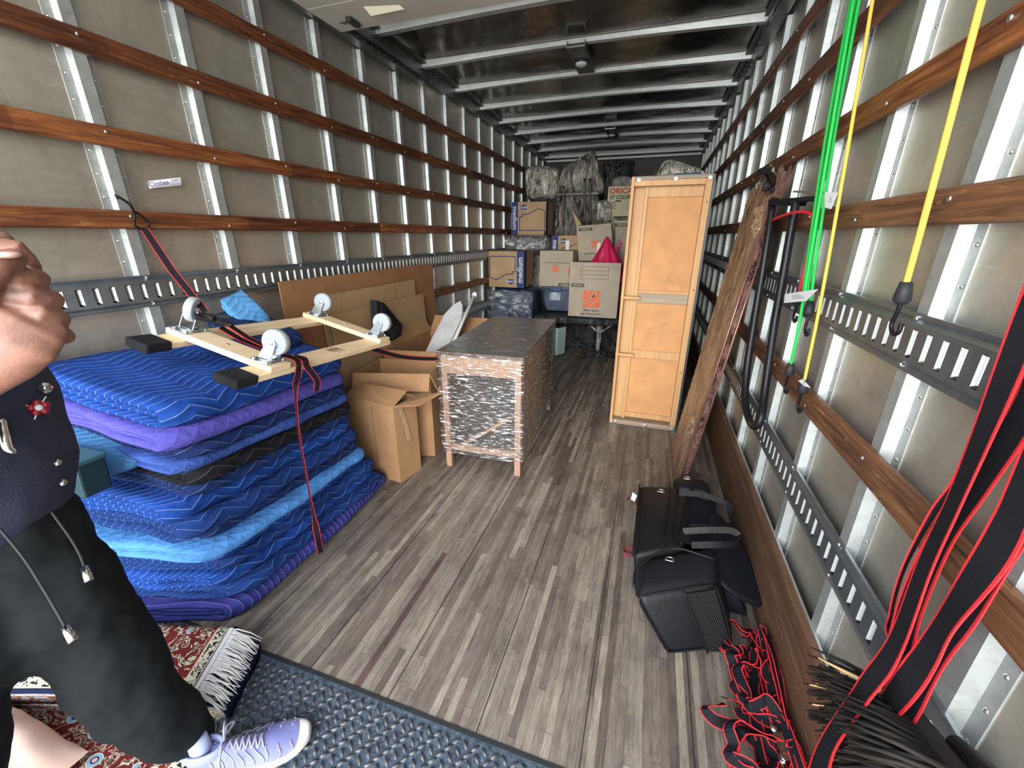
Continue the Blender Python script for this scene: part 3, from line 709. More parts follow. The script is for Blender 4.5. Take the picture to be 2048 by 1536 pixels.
# big open carton
def carton(name, c, mat, label, zt, zb=0.0, flaps=(), th=.006, cat='box'):
    """c: 4 corner (x,y) ccw from above, open top; flaps: list of (edge index, [points])"""
    t = thing(name, label, cat, (sum(q[0] for q in c) / 4, sum(q[1] for q in c) / 4, zb))
    b = MB(); n = 4; cen = V(sum(q[0] for q in c) / 4, sum(q[1] for q in c) / 4, 0)
    out = [V(q[0], q[1], 0) for q in c]; inn = [q + (cen - q).normalized() * th * 1.4 for q in out]
    vs = [q + V(0, 0, zb) for q in out] + [q + V(0, 0, zt) for q in out] + [q + V(0, 0, zt) for q in inn] + [q + V(0, 0, zb + th) for q in inn]
    fs = []
    for i in range(4):
        j = (i + 1) % 4; fs += [(i, j, 4 + j, 4 + i), (4 + i, 4 + j, 8 + j, 8 + i), (8 + i, 8 + j, 12 + j, 12 + i)]
    b.add(vs, fs + [(3, 2, 1, 0), (12, 13, 14, 15)]); b.build('box_body', mat, t)
    for pts in flaps:
        pts = [Vector(q) for q in pts]; nrm = (pts[1] - pts[0]).cross(pts[2] - pts[0]).normalized() * .005
        MB().prism(pts, nrm).build('flap', mat, t)
    return t
big = carton('cardboard_carton', [(-1.72, 2.34), (-1.20, 2.42), (-1.27, 3.05), (-1.73, 3.02)], M_card, 'large open cardboard carton holding the ironing board, beside the film-wrapped table', .60, 0, [
    [V(-1.72, 2.34, .60), V(-1.72, 3.02, .60), V(-1.80, 3.0, .75), V(-1.80, 2.36, .74)],
    [V(-1.27, 3.05, .60), V(-1.73, 3.02, .60), V(-1.73, 3.12, .71), V(-1.26, 3.16, .70)],
    [V(-1.20, 2.42, .60), V(-1.27, 3.05, .60), V(-1.22, 3.05, .50), V(-1.16, 2.43, .49)]])
md = carton('cardboard_carton', [(-1.66, 1.93), (-1.205, 2.06), (-1.24, 2.33), (-1.70, 2.25)], M_card, 'open cardboard carton between the tall box and the largest carton', .565, 0, [
    [V(-1.205, 2.06, .565), V(-1.24, 2.33, .565), V(-1.19, 2.34, .46), V(-1.155, 2.07, .45)],
    [V(-1.66, 1.93, .565), V(-1.205, 2.06, .565), V(-1.19, 2.01, .47), V(-1.64, 1.88, .47)]])
tb = thing('cardboard_carton', 'tall narrow cardboard box with half-open flaps and a torn strip, right against the blanket stack', 'box', (-1.42, 1.85, 0))
cA, cB, cC, cD = (-1.60, 1.765), (-1.245, 1.72), (-1.215, 1.90), (-1.575, 1.92)
b = MB(); o4 = [cA, cB, cC, cD]
b.add([V(x, y, 0) for x, y in o4] + [V(x, y, .475) for x, y in o4], [(0, 1, 5, 4), (1, 2, 6, 5), (2, 3, 7, 6), (3, 0, 4, 7), (3, 2, 1, 0)])
b.add([V(x * .99 - .014, y * .99 + .018, .01) for x, y in o4] + [V(x, y, .474) for x, y in o4], [(0, 4, 5, 1), (1, 5, 6, 2), (2, 6, 7, 3), (3, 7, 4, 0), (0, 1, 2, 3)])
b.build('box_body', M_card, tb)
for pts in ([V(-1.60, 1.765, .475), V(-1.245, 1.72, .475), V(-1.225, 1.835, .53), V(-1.50, 1.85, .535), V(-1.59, 1.845, .51)],
            [V(-1.245, 1.72, .477), V(-1.215, 1.90, .477), V(-1.075, 1.99, .488), V(-1.13, 1.80, .47)],
            [V(-1.575, 1.92, .475), V(-1.215, 1.90, .475), V(-1.23, 1.86, .50), V(-1.56, 1.865, .505)]):
    MB().prism(pts, V(0, 0, .005)).build('flap', M_card, tb)
b = MB(); lf = []; rt_ = []
for k in range(13):
    t_ = k / 12; yc = .22 + .30 * t_ ** .7 + .05 * nz(k * .9); z = .462 - .225 * t_; wv_ = .075 + .03 * nz(k * 1.7, 4)
    def fpt(s_): return V(-1.245 + .030 * s_ + .0045, 1.72 + .18 * s_, z)
    lf.append(fpt(yc - wv_)); rt_.append(fpt(yc + wv_))
b.prism(lf + rt_[::-1], V(.004, -.0005, 0))
b.build('torn_strip', M_cardin, tb)
MB().box((-1.4, 1.7405 - .0045, .24), (.004, .002, .45), Matrix.Rotation(-.125, 3, 'Z')).build('score_line', plain('crease_line', (.24, .13, .07), .8), tb)
# black brush / cloth draped over the low sheet
b = MB(); N = 26
c0 = aX(752, 602, -1.66); 
pts = [aX(752, 600, -1.68), aX(770, 606, -1.68), aX(806, 652, -1.66), aX(803, 672, -1.65), aX(786, 682, -1.63), aX(762, 668, -1.64), aX(755, 640, -1.66)]
b.prism(pts, V(-.05, 0, 0)); o = b.build('black_cloth_bag', plain('black_fabric', (.012, .013, .015), .8, 0, .6, 60), None, .006); tag(o, 'limp black fabric piece hanging over the low tan cardboard sheet', 'cloth')
b = MB()
for k in range(9):
    t = k / 8; a_ = pts[0].lerp(pts[2], .15 + t * .75); q = pts[6].lerp(pts[4], .15 + t * .75)
    b.tube([a_ + V(.006, 0, 0), (a_ + q) / 2 + V(.018, 0, 0), q + V(.006, 0, 0)], .006, 6)
b.build('pleat', plain('black_fabric_fold', (.016, .017, .019), .7), o)
# ironing board and tubes
ib = thing('ironing_board', 'grey-white ironing board in film standing on end in the largest carton', 'ironing board', (-1.45, 2.45, .02))
bo = aY(850, 745, 2.46); to = aY(921, 601, 3.02)
dirn = (to - bo).normalized(); bo = bo - dirn * .32; side = V(1, .15, -.1); side = (side - dirn * side.dot(dirn)).normalized(); nrm = side.cross(dirn).normalized()
L = (to - bo).length; out = []
for i in range(25):
    t = i / 24; w_ = .075 * min(1, ((1 - t) * 6) ** .55) if t > .6 else .075
    out.append((t * L, w_))
poly = [bo + dirn * a + side * w_ for a, w_ in out] + [bo + dirn * a - side * w_ for a, w_ in reversed(out[:-1])]
M_iron = plain('silver_cover', (.5, .5, .5), .4, .1, .6, 25, .15)
MB().prism(poly, nrm * -.022).build('board_top', M_iron, ib, .006)
bk = -nrm * .035
MB().tube([bo + bk + side * .04, bo + dirn * L * .9 + bk + side * .03], .009, 8).tube([bo + bk - side * .04, bo + dirn * L * .85 + bk - side * .03], .009, 8).build('leg', plain('enamel', (.55, .57, .56), .4), ib)
pt = aY(948, 592, 3.04); pb = aY(885, 735, 2.50) 
pb = pb - (pt - pb).normalized() * .25
tag(MB().tube([pb, pt], .014, 12).tube([pt, pt + (pt - pb).normalized() * .03], .02, 12).build('white_tube', plain('white_pvc', (.66, .68, .66), .45)), 'slim white plastic tube leaning out of the largest carton beside the ironing board', 'tube')
pt2 = aY(930, 625, 3.0); pb2 = aY(875, 735, 2.53); pb2 = pb2 - (pt2 - pb2).normalized() * .22
tag(MB().bar(pb2, pt2, .045, .02, V(0, 0, 1)).build('foam_board', M_iron, None, .004), 'pale grey slat leaning between the ironing board and the white tube', 'board')

# ================================================================== FILM-WRAPPED DESK
yaw = math.atan2(.064, 1.06); dk = thing('wrapped_desk', 'small brown desk bound in clear stretch film, standing alone in the middle of the floor', 'desk', (-.85, 2.0, 0))
O = V(-.610, 2.005, 0); ex = V(-math.cos(yaw * .5), -math.sin(yaw * .9), 0).normalized(); ey = V(-.0605, .998, 0).normalized()
def dp(a, b, c): return O + ex * a + ey * b + V(0, 0, c)
RDK = Matrix((ex, ey, ex.cross(ey))).transposed()
W_, L_, H_ = .472, 1.06, .743
top = MB().box(dp(W_ / 2, L_ / 2, H_ - .011), (W_ + .03, L_ + .03, .022), RDK).build('desk_top', M_desktop, dk, .003)
for a in (.018, W_ - .018):
    for b_ in (.018, L_ - .018): MB().box(dp(a, b_, (H_ - .022) / 2), (.036, .036, H_ - .022), RDK).build('leg', M_desk, dk, .002)
MB().box(dp(W_ / 2, .012, H_ - .022 - .055), (W_ - .07, .018, .11), RDK).build('apron', M_desk, dk, .002)
MB().box(dp(W_ / 2, .018, .135), (W_ - .07, .022, .04), RDK).build('lower_rail', M_desk, dk, .002)
MB().bar(dp(.075, .03, .36), dp(W_ - .11, .03, .155), .016, .045, (0, -1, 0)).build('brace', M_desk, dk, .002)
for a in (.012, W_ - .012): MB().box(dp(a, L_ / 2, .415), (.016, L_ - .07, .61), RDK).build('side_panel', M_desktop, dk)
MB().box(dp(W_ / 2, .22, .42), (W_ - .07, .01, .52), RDK).build('inner_shade_board', plain('desk_inside_shade', (.03, .022, .02), .5), dk)  # dark sheet added inside, standing in for the shade behind the frame
for a in (.018, W_ - .018): 
    for z in (.60, .14): MB().tube([dp(a, -.001, z), dp(a, -.003, z)], .011, 14).build('screw_cap', plain('cap', (.28, .16, .11), .5), dk)
def shell(x0, x1, y0, y1, z0, z1, nseg=36, amp=.004, seed=0, fn=dp, close=True):
    b = MB(); per = []
    n = nseg
    for k in range(n): per.append((x0 + (x1 - x0) * k / n, y0, 0))
    for k in range(n): per.append((x1, y0 + (y1 - y0) * k / n, 1))
    for k in range(n): per.append((x1 + (x0 - x1) * k / n, y1, 2))
    for k in range(n): per.append((x0, y1 + (y0 - y1) * k / n, 3))
    NZ = 26; rg = []
    for j in range(NZ + 1):
        t = j / NZ; r_ = []
        for k, (x, y, sdn) in enumerate(per):
            zb = z0 + .03 * nz(x * 3 + seed, y * 3, 5) 
            z = zb + (z1 - zb) * t
            d = amp * (nz(x * 4 + y * 3 + seed, z * 30) + .5 * nz(x * 9 + y * 9, z * 70, seed))
            nx_, ny_ = ((0, -1), (1, 0), (0, 1), (-1, 0))[sdn]
            r_.append(fn(x + nx_ * d, y + ny_ * d, z))
        rg.append(r_)
    b.rings(rg, 0, False); return b
shell(-.018, W_ + .018, -.018, L_ + .018, .11, H_ - .002, 36, .006, 2).build('plastic_wrap', M_wrap, dk)
b = MB().grid(lambda a, c: dp(-.018 + (W_ + .036) * a, -.018 + (L_ + .036) * c, H_ + .0015 + .003 * abs(nz(a * 6, c * 12))), 24, 50); b.build('plastic_wrap_top', M_wraptop, dk)

# ================================================================== STANDING TABLE TOP (underside towards us)
pn = thing('wooden_table_top', 'tall upturned wooden table top showing its pine frame and three hardboard panels', 'table top', (.06, 2.98, 0))
yp = 2.945
FR = Matrix.Identity(3)
# frame is slightly sheared: left side at x -.178, right side at x .305
def pb_(x0, x1, z0, z1, y0, y1, mat, name, bev=.002): return MB().box(((x0 + x1) / 2, (y0 + y1) / 2, (z0 + z1) / 2), (x1 - x0, y1 - y0, z1 - z0)).build(name, mat, pn, bev)
PX0, PX1, PZ1 = -.180, .306, 1.703; DP = .078
M_edge = m_wood('weathered_edge', [(.2, (.16, .12, .09)), (.5, (.27, .20, .145)), (.85, (.42, .32, .22))], 'X', .6, 0, .6, .3)
pb_(PX0, PX0 + .020, 0, PZ1, yp, yp + DP, M_pine2, 'side_rail')
pb_(PX1 - .014, PX1, 0, PZ1, yp, yp + DP, M_dark, 'dark_edge')
pb_(PX0 + .02, PX1 - .014, PZ1 - .022, PZ1, yp - .004, yp + DP, M_edge, 'top_rail')
pb_(PX0 + .02, PX1 - .014, 0, .035, yp - .004, yp + DP, M_edge, 'bottom_rail')
pb_(PX1 - .052, PX1 - .014, .035, PZ1 - .022, yp + .006, yp + DP, M_pine2, 'side_rail')
pb_(PX0 + .02, PX1 - .052, PZ1 - .055, PZ1 - .022, yp + .004, yp + .03, M_pine2, 'inner_rail')
pb_(PX0 + .085, PX0 + .108, .035, PZ1 - .055, yp + .045, yp + DP, M_pine2, 'inner_stile')
pb_(PX0 + .02, PX0 + .085, .035, PZ1 - .022, yp + DP - .01, yp + DP, M_pine2, 'side_lining')
for z0, z1, m_ in ((.045, .085, M_pine2), (.52, .575, M_pine2), (.98, 1.0, M_pine2), (.915, .98, M_edge), (1.585, 1.65, M_pine2)):
    pb_(PX0 + .108, PX1 - .052, z0, z1, yp + .05, yp + DP, m_, 'cross_rail')
for z in (.548, .955):
    pb_(PX0 - .002, PX0 + .125, z - .012, z + .006, yp + .002, yp + .03, M_pine2, 'wooden_dowel')
for z0, z1 in ((.085, .52), (.575, .915), (1.0, 1.585)):
    pb_(PX0 + .108, PX1 - .052, z0, z1, yp + .062, yp + .07, M_hard, 'hardboard_panel', 0)
MB().tube([(PX0 + .30, yp + .061, 1.20), (PX0 + .315, yp + .061, 1.14), (PX0 + .29, yp + .061, 1.08), (PX0 + .34, yp + .061, 1.04)], .0012, 4).tube([(PX0 + .2, yp + .061, .735), (PX0 + .27, yp + .061, .75), (PX0 + .33, yp + .061, .79)], .0012, 4).build('scratch', plain('crack', (.3, .15, .06), .8), pn)
for x in (PX0 + .045, (PX0 + PX1) / 2 + .02, PX1 - .03):
    for z in ((PZ1 - .02), .018):
        MB().tube([(x, yp - .004, z), (x, yp - .010, z)], .0125, 14).build('glide_foot', M_zinc, pn, .001)
for z in (1.55, 1.02, .45): MB().tube([(PX1 - .03, yp + .007, z), (PX1 - .03, yp + .004, z)], .004, 8).build('screw_hole', M_ink, pn)

# ================================================================== PAPER-WRAPPED MIRROR / FRAME
mw = thing('wrapped_mirror', 'long flat mirror in brown paper and film, leaning against the right wall', 'mirror', (.29, 2.3, 0))
q0, q1, q3 = V(.262, 2.09, .004), aZ(1345, 893, .004), V(.455, 2.085, 1.60)
q2 = aY(1501, 386, q1.y - .01)
nn = (q1 - q0).cross(q3 - q0).normalized()
if nn.x > 0: nn = -nn
M_brownw = m_foil('paper_under_film', (.17, .10, .06), (.40, .25, .155), .15, .22, 7, (1, 1, .5))
b = MB()
def fm(a, c):
    lo = q0.lerp(q1, a); hi = q3.lerp(q2, a); q = lo.lerp(hi, c)
    return q + nn * (.004 * nz(a * 6, c * 18) + .003 * nz(a * 14, c * 44) + .004)
b.grid(fm, 20, 90); 
b.grid(lambda a, c: q0.lerp(q1, a).lerp(q3.lerp(q2, a), c) - nn * .022, 2, 2)
for c_, d_ in ((q0, q1), (q1, q2), (q2, q3), (q3, q0)): b.add([c_ + nn * .004, d_ + nn * .004, d_ - nn * .022, c_ - nn * .022], [(0, 1, 2, 3)])
b.build('paper_wrap', M_brownw, mw)
M_cop = plain('copper_moulding', (.26, .12, .09), .3, .6, .3, 40, .3)
for off in (.0, .030):
    MB().tube([q0 - nn * off + V(-.002, -.006, 0), q3 - nn * off + V(-.002, -.006, .02)], .0052, 8).build('frame_edge', M_cop, mw)
MB().bar(q0 - nn * .015 + V(0, -.003, 0), q3 - nn * .015 + V(0, -.003, 0), .028, .004, (0, 1, 0)).build('frame_side', m_foil('film_on_moulding', (.03, .012, .014), (.22, .12, .1), .3, .2, 16), mw)
for c_ in (.24, .88):
    b = MB(); pc = q0.lerp(q3, c_)
    b.grid(lambda a, c: pc + (q1 - q0) * (a * .35) * (1 if c_ > .5 else 1) + V(0, -.012, 0) + nn * (.012 + .016 * nz(a * 5, c * 5, c_ * 9)) + V(0, 0, (c - .5) * .13), 12, 12)
    b.build('bunched_film', M_wrap, mw)
for k in range(5):
    p0 = q3.lerp(q2, k / 4.5); MB().tube([p0, p0 + nn * .01 + V(.004 * k, 0, .02 + .02 * (k % 2))], [.014, .003], 6).build('film_peak', M_silver2, mw)
# black thin cord between panel and frame

# ================================================================== LOAD AT THE FRONT OF THE BOX
def fr_(Y, x0, x1, yt, yb):   # front face extents at depth Y
    a = aY(x0, yt, Y); c = aY(x1, yb, Y); return a.x, c.x, c.z, a.z
def lumpy(lo, hi, amp=.012, freq=5, seed=0, n=14, rnd=.06, shear=(0, 0)):
    """box with soft corners and wrinkled skin"""
    lo = Vector(lo); hi = Vector(hi); c = (lo + hi) / 2; h = (hi - lo) / 2; b = MB()
    for ax in range(3):
        for s_ in (-1, 1):
            def fn(a, d):
                p = [0, 0, 0]; p[ax] = s_; p[(ax + 1) % 3] = (a * 2 - 1) * s_; p[(ax + 2) % 3] = d * 2 - 1
                q = Vector(p); l4 = (abs(q.x) ** 8 + abs(q.y) ** 8 + abs(q.z) ** 8) ** (1 / 8)
                q = q.lerp(q / l4, 1) 
                w_ = Vector((q.x * h.x, q.y * h.y, q.z * h.z))
                k = rnd * (abs(q.x * q.y) ** 6 + abs(q.y * q.z) ** 6 + abs(q.x * q.z) ** 6); w_ *= (1 - k)
                g = c + w_
                d_ = amp * (nz(g.x * freq + seed, g.y * freq, g.z * freq * .6) + .5 * nz(g.x * freq * 3, g.y * freq * 3 + seed, g.z * freq * 2))
                g = g + q.normalized() * d_; g.x += shear[0] * (g.z - lo.z); g.y += shear[1] * (g.z - lo.z)
                return g
            b.grid(fn, n, n)
    return b
def plainbox(x0, x1, y0, y1, z0, z1): return MB().box(((x0 + x1) / 2, (y0 + y1) / 2, (z0 + z1) / 2), (x1 - x0, y1 - y0, z1 - z0))
def lowes(b, w_, h_, org, ux, uy, inv=1):
    """print of the blue mover box: side band, house outline, gabled badge. inv -1 = box upside down"""
    ux = Vector(ux) * inv; uy = Vector(uy) * inv; org = Vector(org)   # org = centre of the face
    W, H = w_ / 2, h_ / 2
    flat(b, [(-W * .985, -H), (-W * .62, -H), (-W * .62, H), (-W * .985, H)], org, ux, uy, 0, .001)
    put_text(b, 'medium', h_ * .22, org + ux * (-W * .80) + uy * (H * .02), ux, uy, 1, .0018, -PI / 2 if inv > 0 else -PI / 2, .002)
    bx, by = W * -.28, H * .66
    flat(b, [(bx - W * .2, by - H * .12), (bx + W * .2, by - H * .12), (bx + W * .2, by + H * .09), (bx + W * .07, by + H * .13), (bx, by + H * .2), (bx - W * .07, by + H * .13), (bx - W * .2, by + H * .09)], org, ux, uy, 0, .001)
    put_text(b, "LOWE'S", h_ * .085, org + ux * bx + uy * (by - H * .01), ux, uy, 1, .0018, 0, .001)
    P_ = [(-.52, -.72), (-.52, .10), (-.36, .12), (-.36, .24), (0, .26), (.55, .58), (.93, .46), (.93, -.72)]
    for i in range(len(P_)):
        a, c = P_[i], P_[(i + 1) % len(P_)]; line2(b, (a[0] * W, a[1] * H), (c[0] * W, c[1] * H), .010, org, ux, uy, 0, .001)
def hdlogo(b, c, s, org, ux, uy, big=True):
    flat(b, [(c[0] - s, c[1] - s), (c[0] + s, c[1] - s), (c[0] + s, c[1] + s), (c[0] - s, c[1] + s)], org, ux, uy, 0, .001)
    ux_, uy_ = Vector(ux).normalized(), Vector(uy).normalized(); o = Vector(org) + ux_ * c[0] + uy_ * c[1]; r = PI / 4
    d = (ux_ + uy_).normalized(); e_ = (uy_ - ux_).normalized()
    put_text(b, 'THE', s * .44, o + e_ * s * .78 + d * s * .02, ux, uy, 1, .0018, r, .004 * s, 1)
    put_text(b, 'HOME', s * .80, o + e_ * s * .16, ux, uy, 1, .0018, r, .014 * s, .98)
    put_text(b, 'DEPOT', s * .54, o - e_ * s * .55, ux, uy, 1, .0018, r, .01 * s, 1.0)
def medium_tag(b, c, w_, h_, org, ux, uy, inv=1):
    flat(b, [(c[0] - w_ / 2, c[1] - h_ / 2), (c[0] + w_ / 2, c[1] - h_ / 2), (c[0] + w_ / 2, c[1] + h_ / 2), (c[0] - w_ / 2, c[1] + h_ / 2)], org, ux, uy, 2, .001)
    u_ = Vector(ux).normalized(); v_ = Vector(uy).normalized()
    put_text(b, 'MEDIUM', h_ * .74, Vector(org) + u_ * c[0] + v_ * c[1], u_ * inv, v_ * inv, 3, .0018, 0, .001)
X_, Z_ = V(1, 0, 0), V(0, 0, 1)
M_boxside = m_card('cardboard_mover_side', (.30, .19, .11))
# wrapped navy tote on the floor at the left wall
x0, x1, _, z1 = fr_(4.7, 972, 1066, 576, 600)
o = lumpy((XL + .03, 4.7, .002), (x1, 5.2, z1), .008, 4, 3, 18, .03).build('wrapped_tote', M_navyw); tag(o, 'dark navy tote bound in shiny stretch film on the floor by the left wall', 'tote')
MB().box((x1 - .10, 4.694, z1 - .02), (.001, .001, .001)); 
b = MB().grid(lambda a, c: V(XL + .012 + (x1 - XL - .02) * a, 4.684 + .006 * nz(a * 7, c * 9), .02 + (z1 - .04) * c), 20, 30); b.build('film_sheet', m_wrap('film_front', .7, (1.6, 1.6, 4), lo=.52, hi=.70, rot=(0, .7, 0), base=.03), o)
b = MB().grid(lambda a, c: V(XL + .05 + .075 * a, 4.676 + .008 * nz(a * 5, c * 5), z1 - .21 + .10 * c + .02 * nz(a * 4, c * 4)), 8, 8); b.build('bunched_film', M_wrap, o)
# mover box on it, printed upside down
x0, x1, z0, z1b = fr_(4.75, 977, 1047, 502, 573); z0 = z1 + .012; W, H = x1 - x0, z1b - z0
def mover(name, x0, x1, y0, y1, z0, z1, label, inv=1, side=True):
    t = thing(name, label, 'box', ((x0 + x1) / 2, (y0 + y1) / 2, z0), 'blue-banded mover boxes')
    b = plainbox(x0, x1, y0, y1, z0, z1); b.build('box_body', M_lowes, t, .003)
    g = MB(); lowes(g, x1 - x0, z1 - z0, ((x0 + x1) / 2, y0, (z0 + z1) / 2), X_, Z_, inv)
    if side: flat(g, [(.0, -(z1 - z0) / 2), (.11, -(z1 - z0) / 2), (.11, (z1 - z0) / 2), (.0, (z1 - z0) / 2)], (x1, y0, (z0 + z1) / 2), V(0, 1, 0), Z_, 0, .001)
    g.build('printed_graphics', [M_lblue, M_lowes if inv > 0 and False else plain('box_white', (.55, .55, .6), .7)], t)
    line = MB().box(((x0 + x1) / 2, (y0 + y1) / 2, z1 + .0008), (.05, y1 - y0, .001)); line.build('packing_tape', plain('tape', (.45, .33, .2), .2), t)
    return t
mover('cardboard_box', x0, x1, 4.75, 5.17, z0, z1b, 'blue-banded medium mover box printed upside down, sitting on the film-wrapped navy tote', -1)
# support + end table + upper mover box
x0, x1, _, zt = fr_(5.3, 1008, 1092, 502, 510)
o = lumpy((XL + .03, 5.3, .002), (x1, 5.85, zt), .012, 4, 9, 14).build('wrapped_cabinet', M_silver2); tag(o, 'cabinet in dark silvery film beneath the small end table', 'cabinet')
et = thing('end_table', 'small dark-legged end table in film, carrying the upper mover box', 'table', (x0 + .25, 5.5, zt)); 
ex0, ex1, _, ez = fr_(5.3, 1010, 1090, 470, 480); ez0 = zt + .02
M_leg = m_wood('dark_turned_wood', [(.3, (.03, .015, .01)), (.7, (.08, .04, .025))], 'Z', .35)
MB().box(((ex0 + ex1) / 2, 5.53, ez - .012), (ex1 - ex0 + .04, .44, .024)).build('table_top', M_leg, et, .003)
for xx in (ex0 + .01, ex1 - .01):
    for yy in (5.34, 5.70):
        hh = ez - .02 - ez0; MB().tube([(xx, yy, ez0 + hh * t) for t in (0, .1, .2, .35, .5, .65, .8, .9, 1)], [.010, .012, .018, .014, .018, .014, .02, .015, .02], 10).build('leg', M_leg, et)
    MB().tube([(xx, 5.32, ez), (xx, 5.32, ez + .03), (xx, 5.32, ez + .05)], [.012, .016, .006], 10).build('finial', M_leg, et)
shell(ex0 - .01, ex1 + .01, 5.32, 5.74, ez0, ez - .03, 16, .012, 4, lambda a, b_, c: V(a, b_, c)).build('plastic_wrap', m_wrap('film_glint', .7, (2, 2, 5), lo=.5, hi=.66), et)
x0, x1, _, z1 = fr_(5.32, 1022, 1090, 404, 470)
mover('cardboard_box', x0, x1, 5.34, 5.76, ez + .002, z1, 'blue-banded medium mover box printed upright on the small end table')
# wrapped dresser behind + things on top
x0, x1, _, zt = fr_(5.95, 1035, 1200, 400, 410)
o = lumpy((max(x0, XL + .035), 5.95, .002), (x1, 6.5, zt - .02), .012, 4, 19, 14).build('wrapped_dresser', M_silver2); tag(o, 'tall dark furniture piece in film behind the boxes, under the silvery cushion', 'dresser')
x0, x1, z0, z1 = fr_(5.98, 1049, 1112, 331, 400)
o = lumpy((x0, 5.98, zt + .0), (x1, 6.35, z1), .03, 4, 29, 18, .12).build('wrapped_cushion', M_silver); tag(o, 'grey seat cushion in crinkled film at the top left of the load', 'cushion')
# peaked bundle
b = MB(); poly = [(1122, 388), (1122, 340), (1150, 320), (1172, 306), (1186, 299), (1191, 312), (1197, 330), (1203, 388)]
pf = [aY(px, py, 5.98) for px, py in poly]
fr = []
NR = 10
for j in range(NR + 1):
    t = j / NR; yy = 5.98 + .42 * t; sc_ = 1 - .25 * abs(t - .3)
    cz = sum((q.z for q in pf)) / len(pf); cx = sum((q.x for q in pf)) / len(pf)
    ring = []
    dense = smooth_path(pf, 5, True)
    for i, q in enumerate(dense):
        ring.append(V(cx + (q.x - cx) * sc_ + .022 * nz(i * .5, t * 3), yy - .04 * nz(i * .3, t * 5, 3), max(zt, cz + (q.z - cz) * sc_) + .012 * nz(i * .45, t * 4, 7)))
    fr.append(ring)
b.rings(fr); cx = sum(q.x for q in pf) / len(pf); cz = sum(q.z for q in pf) / len(pf)
n0 = len(b.v); 
o = b.build('wrapped_peaked_bundle', m_foil('film_over_taupe', (.13, .115, .095), (.52, .48, .42), .45, .25, 7, (1.6, 1, .4))); tag(o, 'peaked upholstered bundle in crinkled film, highest in the middle of the load', 'bundle')
# wrapped chair with turned posts in front of the peaked bundle
x0, x1, z0, z1 = fr_(5.62, 1110, 1192, 386, 467)
ch = thing('wrapped_chair', 'dark armchair with turned posts wound in film, under the peaked bundle', 'chair', ((x0 + x1) / 2, 5.7, z0 - .2))
lumpy((x0, 5.62, z0 - .22), (x1, 5.9, z1), .014, 5, 5, 16, .05).build('wrapped_body', M_silver2, ch)
for px in (1127, 1169, 1180):
    a = aY(px, 357 if px > 1130 else 372, 5.58); c = aY(px, 452, 5.58)
    MB().tube([c.lerp(a, t) for t in (0, .15, .3, .45, .6, .75, .9, 1)], [.012, .016, .011, .015, .011, .016, .013, .02], 8).build('turned_post', M_leg, ch)
b = MB().box(((x0 + x1) / 2, 5.6, z1 - .02), (x1 - x0, .02, .03)); b.build('crest_rail', M_leg, ch, .004)
x0, x1, z0, z1 = fr_(5.62, 1190, 1226, 398, 447)
o = lumpy((x0, 5.62, z0), (x1 - .01, 5.95, z1), .03, 6, 12, 14, .15).build('film_bundle', M_silver); tag(o, 'crumpled bright film bundle to the left of the television carton', 'bundle')
x0, x1, z0, z1 = fr_(6.1, 1203, 1262, 322, 385); r = (x1 - x0) / 2
b = MB(); b.rings([[V((x0 + x1) / 2 + r * q * math.cos(a), 6.1 + r + r * q * math.sin(a), z) for a in [k * PI / 14 for k in range(28)]] for q, z in ((.88, z0 - .5), (.90, z0), (.97, z1 - .04), (1.03, z1 - .03), (1.03, z1), (.9, z1), (.86, z1 - .25))])
o = b.build('plastic_barrel', M_blackw); tag(o, 'black round barrel at the very back behind the television carton', 'barrel')
x0, x1, z0, z1 = fr_(5.95, 1222, 1258, 353, 375)
o = lumpy((x0, 5.95, z0 - .6), (x1 + .05, 6.09, z1), .02, 6, 15, 12, .1).build('film_bundle', m_foil('film_over_grey_dull', (.14, .13, .115), (.3, .28, .25), .4, .3)); tag(o, 'dull grey film-wrapped block in front of the black barrel', 'bundle')
# small mover box
x0, x1, z0, z1 = fr_(5.28, 1104, 1166, 471, 500)
o_sup = lumpy((x0 + .012, 5.26, .515), (-.36, 5.6, z1 - .41), .008, 5, 22, 12).build('wrapped_crate', M_silver2); tag(o_sup, 'film-wrapped crate buried under the middle mover box', 'crate')
mover('cardboard_box', x0, x0 + .42, 5.28, 5.60, z1 - .385, z1, 'blue-banded mover box mostly hidden behind the tilted orange-logo box', 1, False)
MB().box((x0 + .20, 5.277, z1 - .12), (.045, .001, .12)).build('white_sticker', M_paper, col.objects[-1].parent)
# dark wrapped desk along the floor
dY = 4.58; x0, x1, _, zt = fr_(dY, 1108, 1228, 633, 640); zt = .492
wd = thing('wrapped_table', 'black film-wrapped pedestal table on the floor under the orange-logo boxes', 'table', ((x0 + x1) / 2, 4.95, 0))
lumpy((-1.27, dY, zt - .09), (-.20, 5.26, zt), .010, 6, 41, 16, .03).build('table_top', M_blackw, wd)
pc = aY(1195, 690, dY + .06)
MB().tube([(pc.x, dY + .14, zt - .09), (pc.x, dY + .14, .30), (pc.x, dY + .14, .12), (pc.x, dY + .14, .03)], [.05, .028, .026, .034], 12).build('pedestal', m_foil('film_over_post', (.06, .05, .05), (.5, .5, .52), .6, .18, 14), wd)
for a in (-.9, .3, 1.9, 3.6):
    MB().tube([(pc.x, dY + .14, .07), (pc.x + .09 * math.cos(a), dY + .14 + .09 * math.sin(a), .05), (pc.x + .2 * math.cos(a), dY + .14 + .2 * math.sin(a), .018)], [.03, .024, .017], 10).build('foot', M_blackw, wd)
for s_ in (-1, 1): MB().tube([(pc.x + s_ * .12, dY + .14, zt - .1), (pc.x + s_ * .03, dY + .14, zt - .18)], .012, 8).build('bracket', M_silver, wd)
